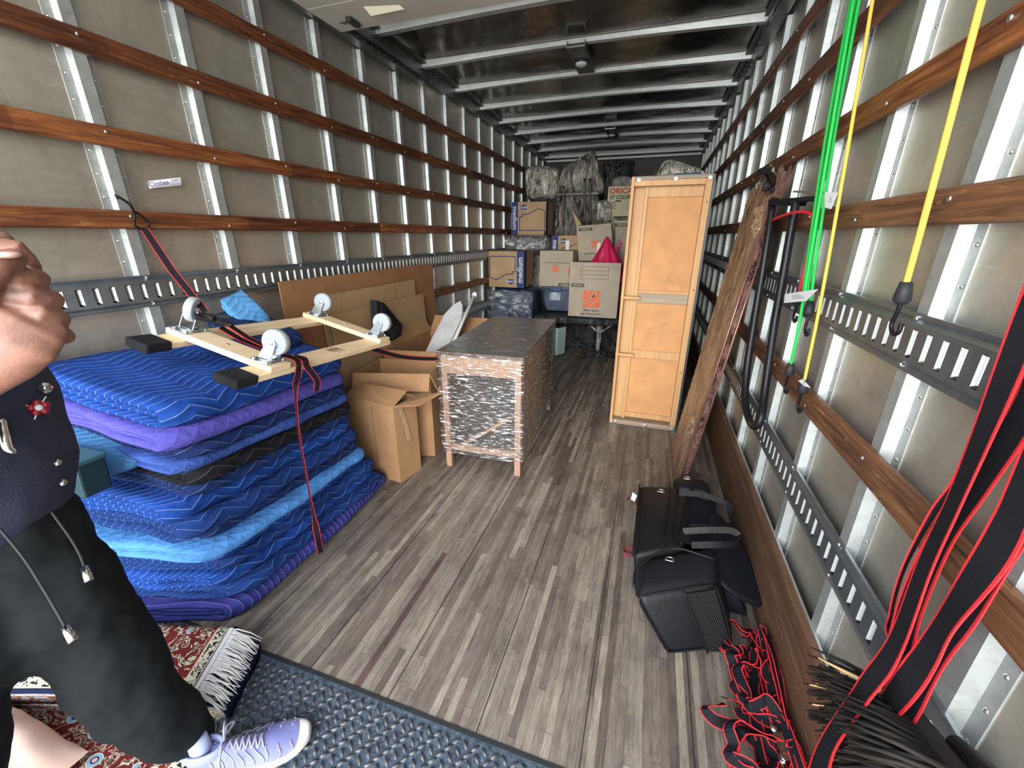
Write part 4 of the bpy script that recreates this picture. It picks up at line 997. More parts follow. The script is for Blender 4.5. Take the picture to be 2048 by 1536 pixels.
b = MB().grid(lambda a, c: V(-1.20 + .97 * a, 5.10 + .012 * nz(a * 6, c * 5), .01 + (zt - .12) * c), 20, 12); b.build('back_film', M_blackw, wd)
# pale green bin under it
c0, c1 = aZ(1105, 707, 0), aZ(1133, 699, 0)
gb = thing('waste_bin', 'pale green metal bin under the black-wrapped table', 'bin', (c0.x, c0.y, 0))
bx0 = aZ(1108, 706, 0); bxm = aZ(1118, 710, 0); bx1 = aZ(1132, 698, 0)
b = MB(); P4 = [V(-1.06, 4.64, .012), V(-.955, 4.60, .012), V(-.885, 4.74, .012), V(-1.0, 4.80, .012)]; tp4 = [q * 1 + V(0, 0, .33) for q in P4]
cc = sum(P4, V(0, 0, 0)) / 4; b.hexa([cc + (q - cc) * .94 + V(0, 0, 0) for q in P4] + [q for q in tp4])
M_green = plain('pale_green_enamel', (.36, .47, .42), .45); b.build('bin_body', M_green, gb, .006)
ce2 = cc + V(0, 0, .33); MB().add([ce2 + (q - ce2) * .9 + V(0, 0, .0015) for q in tp4], [(0, 1, 2, 3)]).build('bin_shade_sheet', M_ink, gb)  # dark sheet over the closed bin, painting the shade of its hollow
# grey latch tote
x0, x1, z0, z1 = fr_(4.8, 1084, 1215, 575, 632)
tt = thing('latch_tote', 'translucent grey plastic tote with a blue latch and a white label', 'tote', ((x0 + x1) / 2, 5, zt))
z0 = zt + .01; z1 = .788
b = MB(); rg = []
for t, ins in ((0, .045), (.06, .03), (.5, .012), (.93, 0), (.935, -.012), (1, -.012)):
    z = z0 + (z1 - z0) * t; X0, X1, Y0_, Y1_ = x0 + ins, x1 - ins, 4.8 + ins, 5.22 - ins; r = .05; ring = []
    for cx_, cy_, a0 in ((X1 - r, Y1_ - r, 0), (X0 + r, Y1_ - r, PI / 2), (X0 + r, Y0_ + r, PI), (X1 - r, Y0_ + r, 1.5 * PI)):
        for k in range(5): a = a0 + PI / 2 * k / 4; ring.append(V(cx_ + r * math.cos(a), cy_ + r * math.sin(a), z))
    rg.append(ring)
b.rings(rg); M_tote = plain('translucent_grey_plastic', (.10, .125, .19), .3, 0, .15, 14, .3); b.build('tote_body', M_tote, tt)
lx = aY(1113, 575, 4.8).x
MB().box((lx, 4.795, z1 - .02), (.13, .03, .06)).build('latch', plain('blue_latch', (.035, .05, .13), .35), tt, .008)
q = aY(1110, 591, 4.8); MB().box((q.x, 4.801, q.z - .01), (.125, .004, .095)).build('paper_label', m_foil('label_print', (.2, .3, .5), (.7, .75, .8), 0, .5, 20), tt, .002)
# box on the tote, printed upside down
def hdbox(x0, x1, y0, y1, z0, z1, label, cat='box'):
    t = thing('cardboard_box', label, cat, ((x0 + x1) / 2, (y0 + y1) / 2, z0), 'orange-logo mover boxes')
    plainbox(x0, x1, y0, y1, z0, z1).build('box_body', M_hd, t, .003); return t
HM = [M_orange, M_hd, M_inkg, M_hd]
x0, x1, z0, z1 = fr_(4.82, 1080, 1143, 501, 572); z0 = .792
t = hdbox(x0, x1, 4.82, 5.22, z0, z1, 'orange-logo mover box printed upside down, standing on the grey latch tote')
g = MB(); W, H = x1 - x0, z1 - z0; org = V((x0 + x1) / 2, 4.82, (z0 + z1) / 2)
hdlogo(g, (-.0 * W, -.0 * H), .036, org, X_, Z_); medium_tag(g, (W * .29, -H * .44), W * .38, .034, org, X_, Z_, -1)
line2(g, (-W * .35, H * .17), (W * .42, H * .17), .006, org, X_, Z_, 2); line2(g, (-W * .2, -.25 * H), (-.05 * W, -.31 * H), .008, org, X_, Z_, 3)
g.build('printed_graphics', HM, t)
# front open box
x0, x1, z0, z1 = fr_(4.6, 1141, 1233, 524, 634); z0 = zt + .004; zf = aY(1190, 566, 4.6).z
t = thing('cardboard_box', 'largest orange-logo mover box, open flap up and a pink bag bulging out of it', 'box', ((x0 + x1) / 2, 4.8, z0), 'orange-logo mover boxes')
b = plainbox(x0, x1, 4.6, 5.0, z0, zf); b.build('box_body', M_hd, t, .003)
MB().box(((x0 + x1) / 2, 4.597, (zf + z1) / 2), (x1 - x0, .006, z1 - zf)).build('front_flap', M_hd, t)
MB().box(((x0 + x1) / 2, 5.0, (zf + z1) / 2 - .02), (x1 - x0, .006, z1 - zf)).build('back_flap', M_hd, t)
g = MB(); W = x1 - x0; H = zf - z0; org = V((x0 + x1) / 2, 4.6, (z0 + zf) / 2)
hdlogo(g, (-.03 * W, .03 * H), .092, org, X_, Z_); medium_tag(g, (-W * .33, H * .42), W * .26, .038, org, X_, Z_)
put_text(g, 'More doers', .036, org + V(-.02 * W, 0, -H * .30), X_, Z_, 2, .0015, 0, .001); put_text(g, 'get more done.', .036, org + V(-.02 * W, 0, -H * .40), X_, Z_, 2, .0015, 0, .001)
oF = V((x0 + x1) / 2, 4.594, (zf + z1) / 2); hw, hh = W * .27, (z1 - zf) * .3
for yy in (-hh, -hh * .33, hh * .33, hh): line2(g, (-hw, yy), (hw, yy), .004, oF, X_, Z_, 2)
for xx in (-hw, hw): line2(g, (xx, -hh), (xx, hh), .004, oF, X_, Z_, 2)
g.build('printed_graphics', HM, t)
# pink bag
M_pink = plain('magenta_nylon', (.50, .012, .075), .4, 0, .5, 9, .15)
b = MB(); rg = []; pk = aY(1213, 474, 4.75)
for j in range(13):
    t_ = j / 12; z = zf + .004 + (pk.z - zf) * t_; r = .225 * (1 - t_ ** 1.25) + .008; ring = []
    for k in range(32):
        a = 2 * PI * k / 32; rr = r * (1 + .14 * nz(k * .5, t_ * 3) + .10 * math.sin(k * 1.57) * (t_)); 
        ring.append(V(((x0 + x1) / 2 + .10) * (1 - t_) + pk.x * t_ + rr * math.cos(a), 4.81 + rr * .8 * math.sin(a) * .9, z + .01 * nz(k, t_ * 4)))
    rg.append(ring)
b.rings(rg); o = b.build('nylon_bag', M_pink); tag(o, 'bright magenta nylon bag peaking out of the open orange-logo box', 'bag')
q = aY(1237, 492, 4.72); MB().tube([q + V(0, 0, -.06), q, q + V(.012, 0, .05), q + V(.03, 0, .02)], [.02, .014, .016, .008], 8).build('bag_tie', M_pink, o)
# tilted open box
c = [aY(1153, 452, 5.1), aY(1222, 447, 5.1), aY(1228, 522, 5.1), aY(1157, 522, 5.1)]
t = thing('cardboard_box', 'tilted open orange-logo box with one side flap raised, behind the pink bag', 'box', c[3], 'orange-logo mover boxes')
b = MB(); bk = V(0, .15, 0); b.prism([c[3], c[2], c[1], c[0]], V(0, .15, 0)); b.build('box_body', M_hd, t, .002)
ux = (c[1] - c[0]).normalized(); uz = V(-ux.z, 0, ux.x); org = (c[0] + c[1] + c[2] + c[3]) / 4; W = (c[1] - c[0]).length; H = (c[0] - c[3]).length
g = MB(); hdlogo(g, (.02 * W, -.02 * H), .042, org, ux, uz); medium_tag(g, (-W * .28, H * .40), W * .40, .034, org, ux, uz); line2(g, (-.3 * W, -.29 * H), (.0, -.29 * H), .01, org, ux, uz, 2)
line2(g, (.12 * W, -.05 * H), (.10 * W, -.42 * H), .04, org, ux, uz, 4, .0022)
g.build('printed_graphics', HM + [plain('shiny_tape', (.55, .5, .42), .15)], t)
f0, f1, f2 = aY(1144, 420, 5.1), aY(1163, 449, 5.1), aY(1153, 452, 5.1)
MB().prism([f2, f1, aY(1160, 436, 5.18), f0], V(0, .006, 0)).build('raised_flap', M_lowes, t)
MB().prism([f1 + V(0, .02, 0), aY(1172, 448, 5.15), aY(1161, 432, 5.15), aY(1151, 433, 5.15)], V(0, .02, 0)).build('dark_contents', M_ink, t)
# support block below the tilted box
o = plainbox(-.87, -.36, 5.06, 5.25, .50, c[3].z - .01).build('cardboard_box', M_hd); tag(o, 'plain grey-tan carton hidden behind the pink bag box, holding up the tilted one', 'box')
# box right behind the table top
x0, x1, z0, z1 = fr_(5.30, 1233, 1290, 441, 525)
t = hdbox(x0, x1, 5.30, 5.62, z0 - .5, z1, 'orange-logo style box half hidden at the left edge of the standing table top')
g = MB(); medium_tag(g, (-.12, (z1 - z0 + .5) / 2 - .05), .18, .036, V((x0 + x1) / 2, 5.30, (z0 - .5 + z1) / 2), X_, Z_); g.build('printed_graphics', HM, t)
# orange ball between boxes
q = aY(1146, 541, 4.70); tag(MB().sphere(V(q.x + .015, 5.04, .0) + V(0, 0, 1.13), .0, 0).sphere(V(aY(1139, 543, 4.78).x + .022, 4.73, aY(1139, 543, 4.73).z), .055, 0, 20, 14, (.38, .9, 1.3)).build('orange_ball', plain('orange_plastic', (.75, .12, .02), .35)), 'small bright orange object squeezed between the two orange-logo boxes', 'ball')
# television carton on a film-wrapped shelf
x0, x1, z0, z1 = fr_(5.645, 1217, 1300, 373, 433)
sx0, sx1, sz0, sz1 = fr_(5.635, 1192, 1300, 434, 446)
o = lumpy((sx0, 5.635, sz0 - .9), (sx1, 5.94, sz1 - .0), .006, 8, 51, 14, .01); 
o = o.build('wrapped_shelf', M_silver); tag(o, 'bright film-wrapped chest carrying the television carton', 'chest')
tv = thing('television_carton', 'old beige television carton with red lettering, half behind the standing table top', 'box', (x0, 5.65, sz1))
M_tvc = m_card('beige_carton', (.50, .44, .30)); plainbox(x0, x1, 5.645, 5.93, sz1 + .004, z1).build('box_body', M_tvc, tv, .003)
x0t = x0; W = x1 - x0; H = z1 - sz1; g = MB(); org = V(x0, 5.645, z1); M_red = plain('red_ink', (.42, .06, .035), .7)
put_text(g, 'ORICA', .085, org + V(.02, 0, -.055), X_, Z_, 0, .001, 0, .0035, 1.05, 'LEFT')
put_text(g, '13" COLOR TELEVISION', .062, org + V(.02, 0, -.125), X_, Z_, 1, .001, 0, .002, .82, 'LEFT')
for k in range(5): line2(g, (.03, -.18 - k * .018), (.11 - .01 * (k % 2), -.18 - k * .018), .006, org, X_, Z_, 1)
flat(g, [(.02, -.34), (.11, -.34), (.11, -.28), (.02, -.28)], org, X_, Z_, 2); flat(g, [(.10, -.175), (.17, -.175), (.17, -.160), (.10, -.160)], org, X_, Z_, 1, .001)
put_text(g, 'TVTV', .135, org + V(.0, 0, -.41), X_, Z_, 3, .001, 0, -.002, .95, 'LEFT')
g.build('printed_graphics', [M_red, M_ink, plain('yellow_green_ink', (.38, .42, .12), .7), plain('taupe_ink', (.25, .2, .14), .7)], tv)
# stack hidden behind the table top and the bundle on it
o = lumpy((-.09, 3.08, .002), (.29, 3.6, 1.69), .008, 3, 61, 14, .02).build('wrapped_wardrobe', M_silver2); tag(o, 'tall film-wrapped cabinet hidden directly behind the standing table top', 'cabinet')
b = MB(); yy = 3.35; poly = [aY(px, py, yy) for px, py in ((1314, 356), (1320, 330), (1326, 322), (1344, 318), (1380, 328), (1412, 343), (1412, 356))]
dense = smooth_path(poly, 5, True); cx = sum(q.x for q in poly) / 7; rg = []
for j in range(9):
    t_ = j / 8; k = 1 - .15 * (2 * t_ - 1) ** 2; rg.append([V(cx + (q.x - cx) * k, yy - .08 + .34 * t_, max(1.70, 1.70 + (q.z - 1.70) * k + .01 * nz(i * .5, t_ * 3))) for i, q in enumerate(dense)])
b.rings(rg); o = b.build('wrapped_bundle', M_silver); tag(o, 'silvery film bundle lying above the standing table top', 'bundle')
q = aY(1372, 344, 3.2); tag(lumpy((q.x - .08, 3.14, 1.70), (q.x + .10, 3.24, 1.735), .008, 9, 71, 10, .2).build('teal_cloth', plain('teal_cloth', (.02, .12, .17), .6)), 'teal cloth bundle corner resting above the standing table top', 'cloth')
o = lumpy((-.16, 3.75, .002), (.28, 4.6, 1.5), .01, 3, 62, 12, .02).build('wrapped_wardrobe', M_silver2); tag(o, 'long low film-wrapped piece farther in along the right wall', 'cabinet')

# ================================================================== RIGHT WALL GEAR
# black tubular hand truck frame hung on the slats
ht = thing('hand_truck', 'black tubular hand truck hung upside down on the right wall', 'hand truck', (.47, 1.8, .7))
def hx(px, py, x=.46): return aX(px, py, x)
U1 = smooth_path([hx(1592, 398, .475), hx(1588, 425, .475), hx(1568, 540, .475), hx(1547, 660, .475), hx(1530, 780, .47), hx(1522, 835, .46), hx(1510, 853, .45), hx(1498, 838, .445), hx(1490, 795, .44), hx(1496, 720, .44), hx(1512, 620, .44), hx(1532, 500, .44), hx(1545, 410, .44)], 6)
MB().tube(U1, .0145, 12).build('tube_frame', M_blackm, ht)
MB().bar(hx(1547, 404, .44), hx(1602, 406, .50), .05, .022, Z_).build('toe_plate', M_blackm, ht, .004)
MB().tube([hx(1545, 398, .44), hx(1560, 402, .45), hx(1632, 397, .50)], .008, 8).build('crossbar', M_blackm, ht)
MB().bar(hx(1592, 383, .49), hx(1648, 386, .51), .02, .006, Z_).build('grey_bar', M_track, ht)
MB().tube(smooth_path([hx(1530, 345, .43), hx(1538, 365, .43), hx(1545, 380, .43), hx(1534, 385, .43)], 4), .008, 8).build('wheel_bracket', M_blackm, ht)
c = hx(1533, 372, .43); MB().tube([c + V(-.012, 0, 0), c + V(.012, 0, 0)], .022, 16).build('small_wheel', M_blackp, ht)
MB().ribbon(smooth_path([hx(1515, 346, .43), hx(1528, 342, .43), hx(1545, 352, .44), hx(1550, 372, .44)], 5), .03, V(0, 1, .3)).build('handle_strap', M_carpet, ht)
# bungee cords
def bungee(name, pts, r, color, label, hookpt=None, tag_=True):
    t = thing(name, label, 'bungee cord', pts[-1])
    P_ = smooth_path(pts, 10)
    m_ = Mat('cord_' + name + str(len(bpy.data.objects)), color, .55); u = m_.co('UV', (1, 1, 1)); x, y, z = m_.sep(u)
    h = m_.math('SINE', m_.math('ADD', m_.math('MULTIPLY', x, 1400), m_.math('MULTIPLY', y, 12.566))); m_.bump(h, .4, .001)
    m_.plug('Base Color', m_.mix(m_.math('MULTIPLY', m_.math('GREATER_THAN', h, .75), .35), color, tuple(c * .55 for c in color)))
    MB().tube(P_, r, 10).build('cord', m_, t)
    if hookpt is not None:
        e_ = P_[-1]; d = (e_ - P_[-2]).normalized(); s_ = V(0, -1, 0)
        MB().tube([e_ - d * .008, e_ + d * .01, e_ + d * .028, e_ + d * .036], [.010, .013, .015, .008], 10).build('hook_grip', M_blackp, t)
        b = e_ + d * .034
        MB().tube(smooth_path([b, b + d * .02 + s_ * -.004, b + d * .045 + s_ * -.012, b + d * .062 + s_ * .002, b + d * .055 + s_ * .02, b + d * .038 + s_ * .022], 5), .0042, 8).build('wire_hook', M_blackm, t)
    return t
GREEN = (.01, .42, .06); YEL = (.75, .42, .06)
for k, (a, c, x) in enumerate((((1708, -30), (1604, 600), .47), ((1716, -30), (1612, 604), .475), ((1724, -30), (1620, 608), .48))):
    bungee('bungee_cord', [aX(a[0], a[1], x), aX((a[0] + c[0]) / 2 - 6, (a[1] + c[1]) / 2, x - .003), aX(*c, x)], .0048, GREEN,
           ['green bungee cord, leftmost strand of the hanging green bunch', 'green bungee cord, middle strand of the hanging green bunch', 'green bungee cord, rightmost strand of the hanging green bunch'][k], True if k == 2 else None)
bungee('bungee_cord', [aX(1712, -30, .464), aX(1648, 350, .462), aX(1600, 640, .468), aX(1581, 732, .475)], .0048, GREEN, 'green bungee cord reaching lowest, its black hook on the lower slat', True)
bungee('bungee_cord', [aX(1752, -40, .47), aX(1690, 330, .468), aX(1640, 610, .475), aX(1608, 765, .485)], .0044, YEL, 'thin yellow bungee cord hooked on the lower slat beside the green cords', True)
bungee('bungee_cord', [aX(1974, -40, .47), aX(1887, 292, .474), aX(1842, 460, .478), aX(1811, 572, .482)], .0056, YEL, 'thick yellow bungee cord hooked into the slotted track', True)
bungee('bungee_cord', [aX(1545, 440, .445), aX(1575, 428, .45), aX(1610, 424, .465), aX(1626, 440, .47), aX(1618, 500, .47), aX(1604, 560, .475), aX(1598, 590, .48)], .0048, (.62, .01, .03), 'red bungee cord looping from the hand truck over to the track', True)
def slip(pts, lab, txt=True):
    pts = [Vector(q) for q in pts]; b = MB().prism(pts, (pts[1] - pts[0]).cross(pts[2] - pts[0]).normalized() * .0006)
    o = b.build('paper_tag', M_paper); tag(o, lab, 'tag'); 
    ux = (pts[1] - pts[0]).normalized(); n = ux.cross(pts[2] - pts[0]).normalized(); uy = n.cross(ux); 
    g = MB(); c = (pts[0] + pts[2]) / 2; w_ = (pts[1] - pts[0]).length
    for k in range(3): line2(g, (-w_ * .3, -.004 + .005 * k), (w_ * (.25 - .1 * k), -.004 + .005 * k), .0012, c, ux, uy, 0, .0014)
    g.build('printed_lines', plain('tag_ink', (.2, .2, .22), .7), o); return o
slip([aX(1568, 606, .448), aX(1612, 602, .444), aX(1637, 578, .44), aX(1570, 588, .448)], 'white paper tag hanging on the green bungee cords')
slip([aX(1650, 415, .455), aX(1662, 418, .455), aX(1676, 385, .455), aX(1650, 384, .455)], 'white paper tag behind the green cords near the hand truck top')
q = slip([aX(1597, 762, .47), aX(1608, 772, .468), aX(1622, 776, .47), aX(1606, 758, .478)], 'tiny white tag on the lowest yellow hook')
# white label stuck on the left wall
p0, p1, p2, p3 = aX(299, 377, SKL + .012), aX(363, 370, SKL + .014), aX(361, 355, SKL + .02), aX(297, 362, SKL + .006)
o = MB().add([p0, p1, p2, p3], [(0, 1, 2, 3)]).build('wall_label', M_paper); o.modifiers.new('s', 'SOLIDIFY').thickness = .001; tag(o, 'white handwritten label taped to the left wall skin', 'label')
ux = (p1 - p0).normalized(); uy = (V(1, 0, 0)).cross(ux).normalized(); g = MB(); M_pen = plain('violet_pen', (.12, .06, .3), .7); cpt = (p0 + p2) / 2 + V(.004, 0, 0)
put_text(g, 'Clothes', .024, cpt - ux * .03, ux, uy, 0, .003, .05, .0003); put_text(g, 'from', .012, cpt + ux * .035 + uy * .008, ux, uy, 0, .003); put_text(g, 'Upstairs', .012, cpt + ux * .035 - uy * .007, ux, uy, 0, .003)
g.build('handwriting', M_pen, o)
# red-edged straps hanging at the right
SW = .027
def hang(pts, lab, side, wid=.046):
    P_ = smooth_path(pts, 8); n = len(P_); sl = []
    for i in range(n):
        t = i / (n - 1); sl.append(Vector(side[0]).lerp(Vector(side[1]), t) + V(.25 * nz(t * 4, len(lab)), 0, 0))
    o = MB().ribbon(P_, wid, sl, .002).build('ratchet_strap', M_strap); return tag(o, lab, 'strap', 'red-edged straps hanging at the right')
hang([aX(2085, 560, .44), aX(2040, 680, .44), aX(1960, 880, .445), aX(1905, 1010, .445), aX(1850, 1130, .44), aX(1790, 1290, .41), aX(1725, 1385, .37), aX(1655, 1490, .33), aX(1625, 1590, .30)], 'foremost red-edged black strap hanging at the right, running down over the scuffed board', [(0, 1, .1), (.3, 1, 0)], .040)
hang([aX(2110, 640, .47), aX(2060, 800, .47), aX(1960, 960, .475), aX(1880, 1080, .47), aX(1822, 1210, .46), aX(1790, 1330, .44), aX(1750, 1420, .42)], 'black strap with red edges hanging at the right, second from the left of the bunch', [(0, 1, .1), (-.2, 1, 0)], .042)
hang([aX(2130, 780, .43), aX(2048, 980, .425), aX(1990, 1100, .42), aX(1900, 1230, .415), aX(1840, 1330, .41), aX(1770, 1420, .41)], 'black strap with red edges hanging at the right, nearest the camera edge', [(0, 1, .2), (.1, 1, .1)], .044)
hang([aX(2120, 900, .45), aX(2048, 1020, .45), aX(1960, 1180, .447), aX(1880, 1290, .44), aX(1820, 1400, .43), aX(1760, 1490, .42)], 'black strap with red edges hanging at the right, lowest along the slat', [(0, 1, .3), (0, 1, .0)], .044)
hang([aX(2070, 560, .475), aX(2010, 720, .478), aX(1925, 940, .478), aX(1870, 1020, .47), aX(1815, 1120, .468), aX(1790, 1190, .465), aX(1782, 1240, .46), aX(1792, 1270, .455), aX(1812, 1240, .455)], 'twisted thin strap loop hanging at the right against the wall', [(.9, .2, .2), (.4, 1, 0)], .022)
# kinked stray ribbons by the bag
tag(MB().ribbon(smooth_path([V(.075, 1.90, .003), V(.055, 1.955, .028), V(.02, 1.965, .02), V(.005, 1.945, .004)], 6), .02, V(.4, .3, 1)).build('strap_end', plain('maroon_webbing', (.10, .012, .015), .7)), 'short maroon strap end on the floor just behind the black bag', 'strap')
tag(MB().ribbon(smooth_path([V(.10, 1.58, .004), V(.045, 1.575, .018), V(.018, 1.56, .012), V(.03, 1.54, .004), V(.07, 1.55, .004)], 6), .022, V(.1, .3, 1)).build('strap_end', plain('maroon_webbing2', (.10, .012, .015), .7)), 'short maroon strap end curling out to the left of the black bag', 'strap')
tag(MB().prism([V(.03, 1.93, .035), V(.05, 1.925, .03), V(.06, 1.96, .045), V(.035, 1.97, .055)], V(.0, .001, .001)).build('paper_scrap', M_paper), 'white paper scrap stuck on the strap behind the black bag', 'paper')

# ---- black leather carrier bag
M_leath = plain('black_leather', (.006, .0065, .008), .5, 0, .35, 45, .2); M_bagin = plain('black_lining', (.006, .007, .012), .8)
bag = thing('carrier_bag', 'black leather pet carrier bag with a mesh end panel, slumped open on the floor', 'bag', (.25, 1.5, 0))
def soft(pts, mat, name, bev=.012, sub=1, parent=bag):
    o = MB().hexa(pts).build(name, mat, parent, bev, 3)
    for p_ in o.data.polygons: p_.use_smooth = True
    return o
def G(px, py, z): return aZ(px, py, z)
# main body: box lying with its long side to the left
soft([V(.082, 1.30, .004), V(.34, 1.40, .004), V(.40, 1.86, .004), V(.085, 1.80, .004), V(.052, 1.285, .235), V(.215, 1.35, .275), V(.30, 1.80, .26), V(.058, 1.80, .215)], M_leath, 'bag_body', .022)
MB().grid(lambda a, c: V(.205, 1.36, .284).lerp(V(.285, 1.79, .268), a).lerp(V(.35, 1.43, .20).lerp(V(.405, 1.82, .20), a), c) + V(0, 0, .006 * nz(a * 6, c * 4)), 10, 8).build('dark_opening', M_bagin, bag)
soft([V(.29, 1.72, .004), V(.41, 1.72, .004), V(.42, 1.90, .004), V(.22, 1.90, .004), V(.21, 1.76, .27), V(.36, 1.74, .285), V(.36, 1.86, .275), V(.21, 1.87, .26)], M_leath, 'rear_end', .03)
def piping(pts, name='piping', r=.0035, par=bag): return MB().tube(smooth_path(pts, 6), r, 6).build(name, M_leath, par)
piping([V(.05, 1.28, .24), V(.055, 1.55, .236), V(.06, 1.80, .22)]); piping([V(.215, 1.345, .281), V(.26, 1.60, .277), V(.30, 1.80, .266)])
for d in (0, .03):
    piping([V(.15 + d, 1.33, .268 + d * .2), V(.172 + d, 1.55, .266 + d * .2), V(.195 + d, 1.79, .252 + d * .2)], 'zip_seam', .003)
# front end pocket, tipped towards us
e8 = [V(.195, 1.095, .006), V(.418, 1.19, .006), V(.43, 1.36, .004), V(.125, 1.32, .004), V(.060, 1.125, .205), V(.325, 1.235, .245), V(.33, 1.385, .29), V(.085, 1.29, .235)]
o = soft(e8, M_leath, 'end_pocket', .034)
# its front panel with the woven mesh part
def fp(a, c):   # a across, c up on the front face
    return e8[0].lerp(e8[1], a).lerp(e8[4].lerp(e8[5], a), c)
nf = (e8[1] - e8[0]).cross(e8[4] - e8[0]).normalized()
if nf.y > 0: nf = -nf
M_mesh = Mat('woven_mesh', (.012, .013, .015), .5); uu, vv, _ = M_mesh.sep(M_mesh.co('UV', (1, 1, 1)))
M_mesh.bump(M_mesh.math('MULTIPLY', M_mesh.math('SINE', M_mesh.math('MULTIPLY', uu, 75)), M_mesh.math('SINE', M_mesh.math('MULTIPLY', vv, 130))), 1, .006)
M_mesh.plug('Base Color', M_mesh.mix(M_mesh.math('GREATER_THAN', M_mesh.math('MULTIPLY', M_mesh.math('SINE', M_mesh.math('MULTIPLY', uu, 75)), M_mesh.math('SINE', M_mesh.math('MULTIPLY', vv, 130))), .1), (.004, .004, .005), (.05, .052, .058)))
MB().grid(lambda a, c: fp(.60 + .36 * a, .06 + .86 * c) + nf * (.004 + .004 * math.sin(a * PI)), 12, 16).build('mesh_panel', M_mesh, bag)
piping([fp(.05, .16) + nf * .002, fp(.04, .5) + nf * .004, fp(.05, .93) + nf * .003, fp(.2, .985) + nf * .002, fp(.5, .99) + nf * .004, fp(.93, .97) + nf * .002, fp(.99, .8) + nf * .002, fp(.985, .3) + nf * .003, fp(.93, .13) + nf * .001, fp(.5, .10) + nf * .001, fp(.1, .10) + nf * .001, fp(.05, .16) + nf * .002])
piping([fp(.59, .04) + nf * .006, fp(.59, .5) + nf * .008, fp(.59, .95) + nf * .006])
piping([e8[4] + V(0, .03, .012), e8[4].lerp(e8[7], .5) + V(.0, .02, .02), e8[7].lerp(e8[6], .4) + V(0, 0, .012), e8[6].lerp(e8[5], .5) + V(0, 0, .01)], 'zip_seam', .004)
# flap on the right
b = MB(); dense = smooth_path([V(.33, 1.40, .20), V(.38, 1.30, .17), V(.50, 1.33, .10), V(.508, 1.42, .10), V(.49, 1.55, .13), V(.44, 1.66, .17), V(.36, 1.66, .22)], 5, True)
b.prism(dense, V(0, 0, .012), 0); b.build('open_flap', M_bagin, bag, .004); MB().tube(dense, .006, 6, closed=True).build('flap_binding', M_leath, bag)
soft([V(.33, 1.36, .003), V(.49, 1.36, .003), V(.49, 1.62, .003), V(.36, 1.62, .003), V(.33, 1.40, .16), V(.43, 1.38, .10), V(.43, 1.60, .10), V(.36, 1.6, .16)], M_bagin, 'right_side', .01)
for off, zz in ((0, 0), (.10, -.01)):
    MB().ribbon(smooth_path([V(.225, 1.68 - off * 2.6, .285), V(.31, 1.65 - off * 2.2, .315 + zz), V(.39, 1.60 - off * 1.6, .325 + zz), V(.415, 1.55 - off * 1.2, .31 + zz), V(.40, 1.50 - off, .30 + zz), V(.34, 1.47 - off, .295), V(.25, 1.45 - off, .285)], 7), .024, V(.3, .5, 1), .006).build('handle', M_leath, bag)
for p_ in (V(.135, 1.69, .268), V(.16, 1.27, .262), V(.25, 1.81, .285)):
    MB().tube(smooth_path([p_, p_ + V(.010, .012, .004), p_ + V(.026, .010, .004), p_ + V(.028, -.004, .003), p_ + V(.012, -.004, .003)], 4, True), .0018, 6, closed=True).build('zip_pull', M_zinc, bag)

# ---- tangled strap pile on the floor
rnd = random.Random(5)
looks = ['coil nearest the bag', 'loop lying along the scuffed board', 'wide loop reaching out to the left on the floor', 'coil around the chrome ratchet', 'front-most coil of the pile', 'tight twist in the middle of the pile', 'long run down the right side of the pile']
looks += ['flat length lying lowest under the pile', 'crumpled length beside the end of the bag', 'loop at the very front of the pile', 'length crossing the middle of the pile']
cents = [((.425, 1.16), (.06, .10)), ((.47, 1.06), (.035, .17)), ((.395, .935), (.085, .035)), ((.465, .90), (.04, .10)), ((.43, .835), (.08, .06)), ((.44, 1.02), (.05, .09)), ((.488, .98), (.012, .24)), ((.45, .97), (.05, .16)), ((.44, 1.12), (.05, .05)), ((.46, .79), (.05, .05)), ((.45, .95), (.06, .03))]
for k, ((cx, cy), (rx, ry)) in enumerate(cents):
    pts = []; n = 15; turns = 2 if k != 2 else 1
    for i in range(n * turns):
        a = 2 * PI * i / n + k * 1.3; q = 1 + .35 * rnd.uniform(-1, 1)
        x = min(.492, cx + rx * q * math.cos(a)); y = cy + ry * q * math.sin(a) * .95
        pts.append(V(x, y, .022 + .008 * (k % 7) + .012 * (i / n) + .014 * rnd.random() + .014 * (1 + math.sin(a * 2 + k))))
    P_ = smooth_path(pts, 5); sl = []
    for i in range(len(P_)):
        t = (P_[min(i + 1, len(P_) - 1)] - P_[max(0, i - 1)]).normalized(); a = .85 * math.sin(i * .11 + k * 2); sd_ = V(-t.y, t.x, 0)
        sl.append(sd_ * math.cos(a) + V(0, 0, 1) * (abs(math.sin(a)) + .25))
    o = MB().ribbon(P_, .033, sl, .0022).build('ratchet_strap', M_strap); tag(o, 'red-edged black strap on the floor, ' + looks[k], 'strap', 'straps piled on the floor beside the board')
rb = thing('ratchet_buckle', 'shiny chrome ratchet lying in the strap pile', 'ratchet', (.46, .86, .08))
MB().tube([(.44, .90, .098), (.462, .905, .094)], .011, 12).build('ratchet_spool', M_chrome, rb)
MB().tube([(.478, .85, .094), (.455, .845, .098)], .009, 12).build('ratchet_pin', M_chrome, rb)
MB().bar((.452, .91, .085), (.468, .82, .085), .028, .004, Z_).bar((.452, .905, .098), (.466, .83, .106), .024, .004, Z_).build('ratchet_handle', M_chrome, rb, .001)
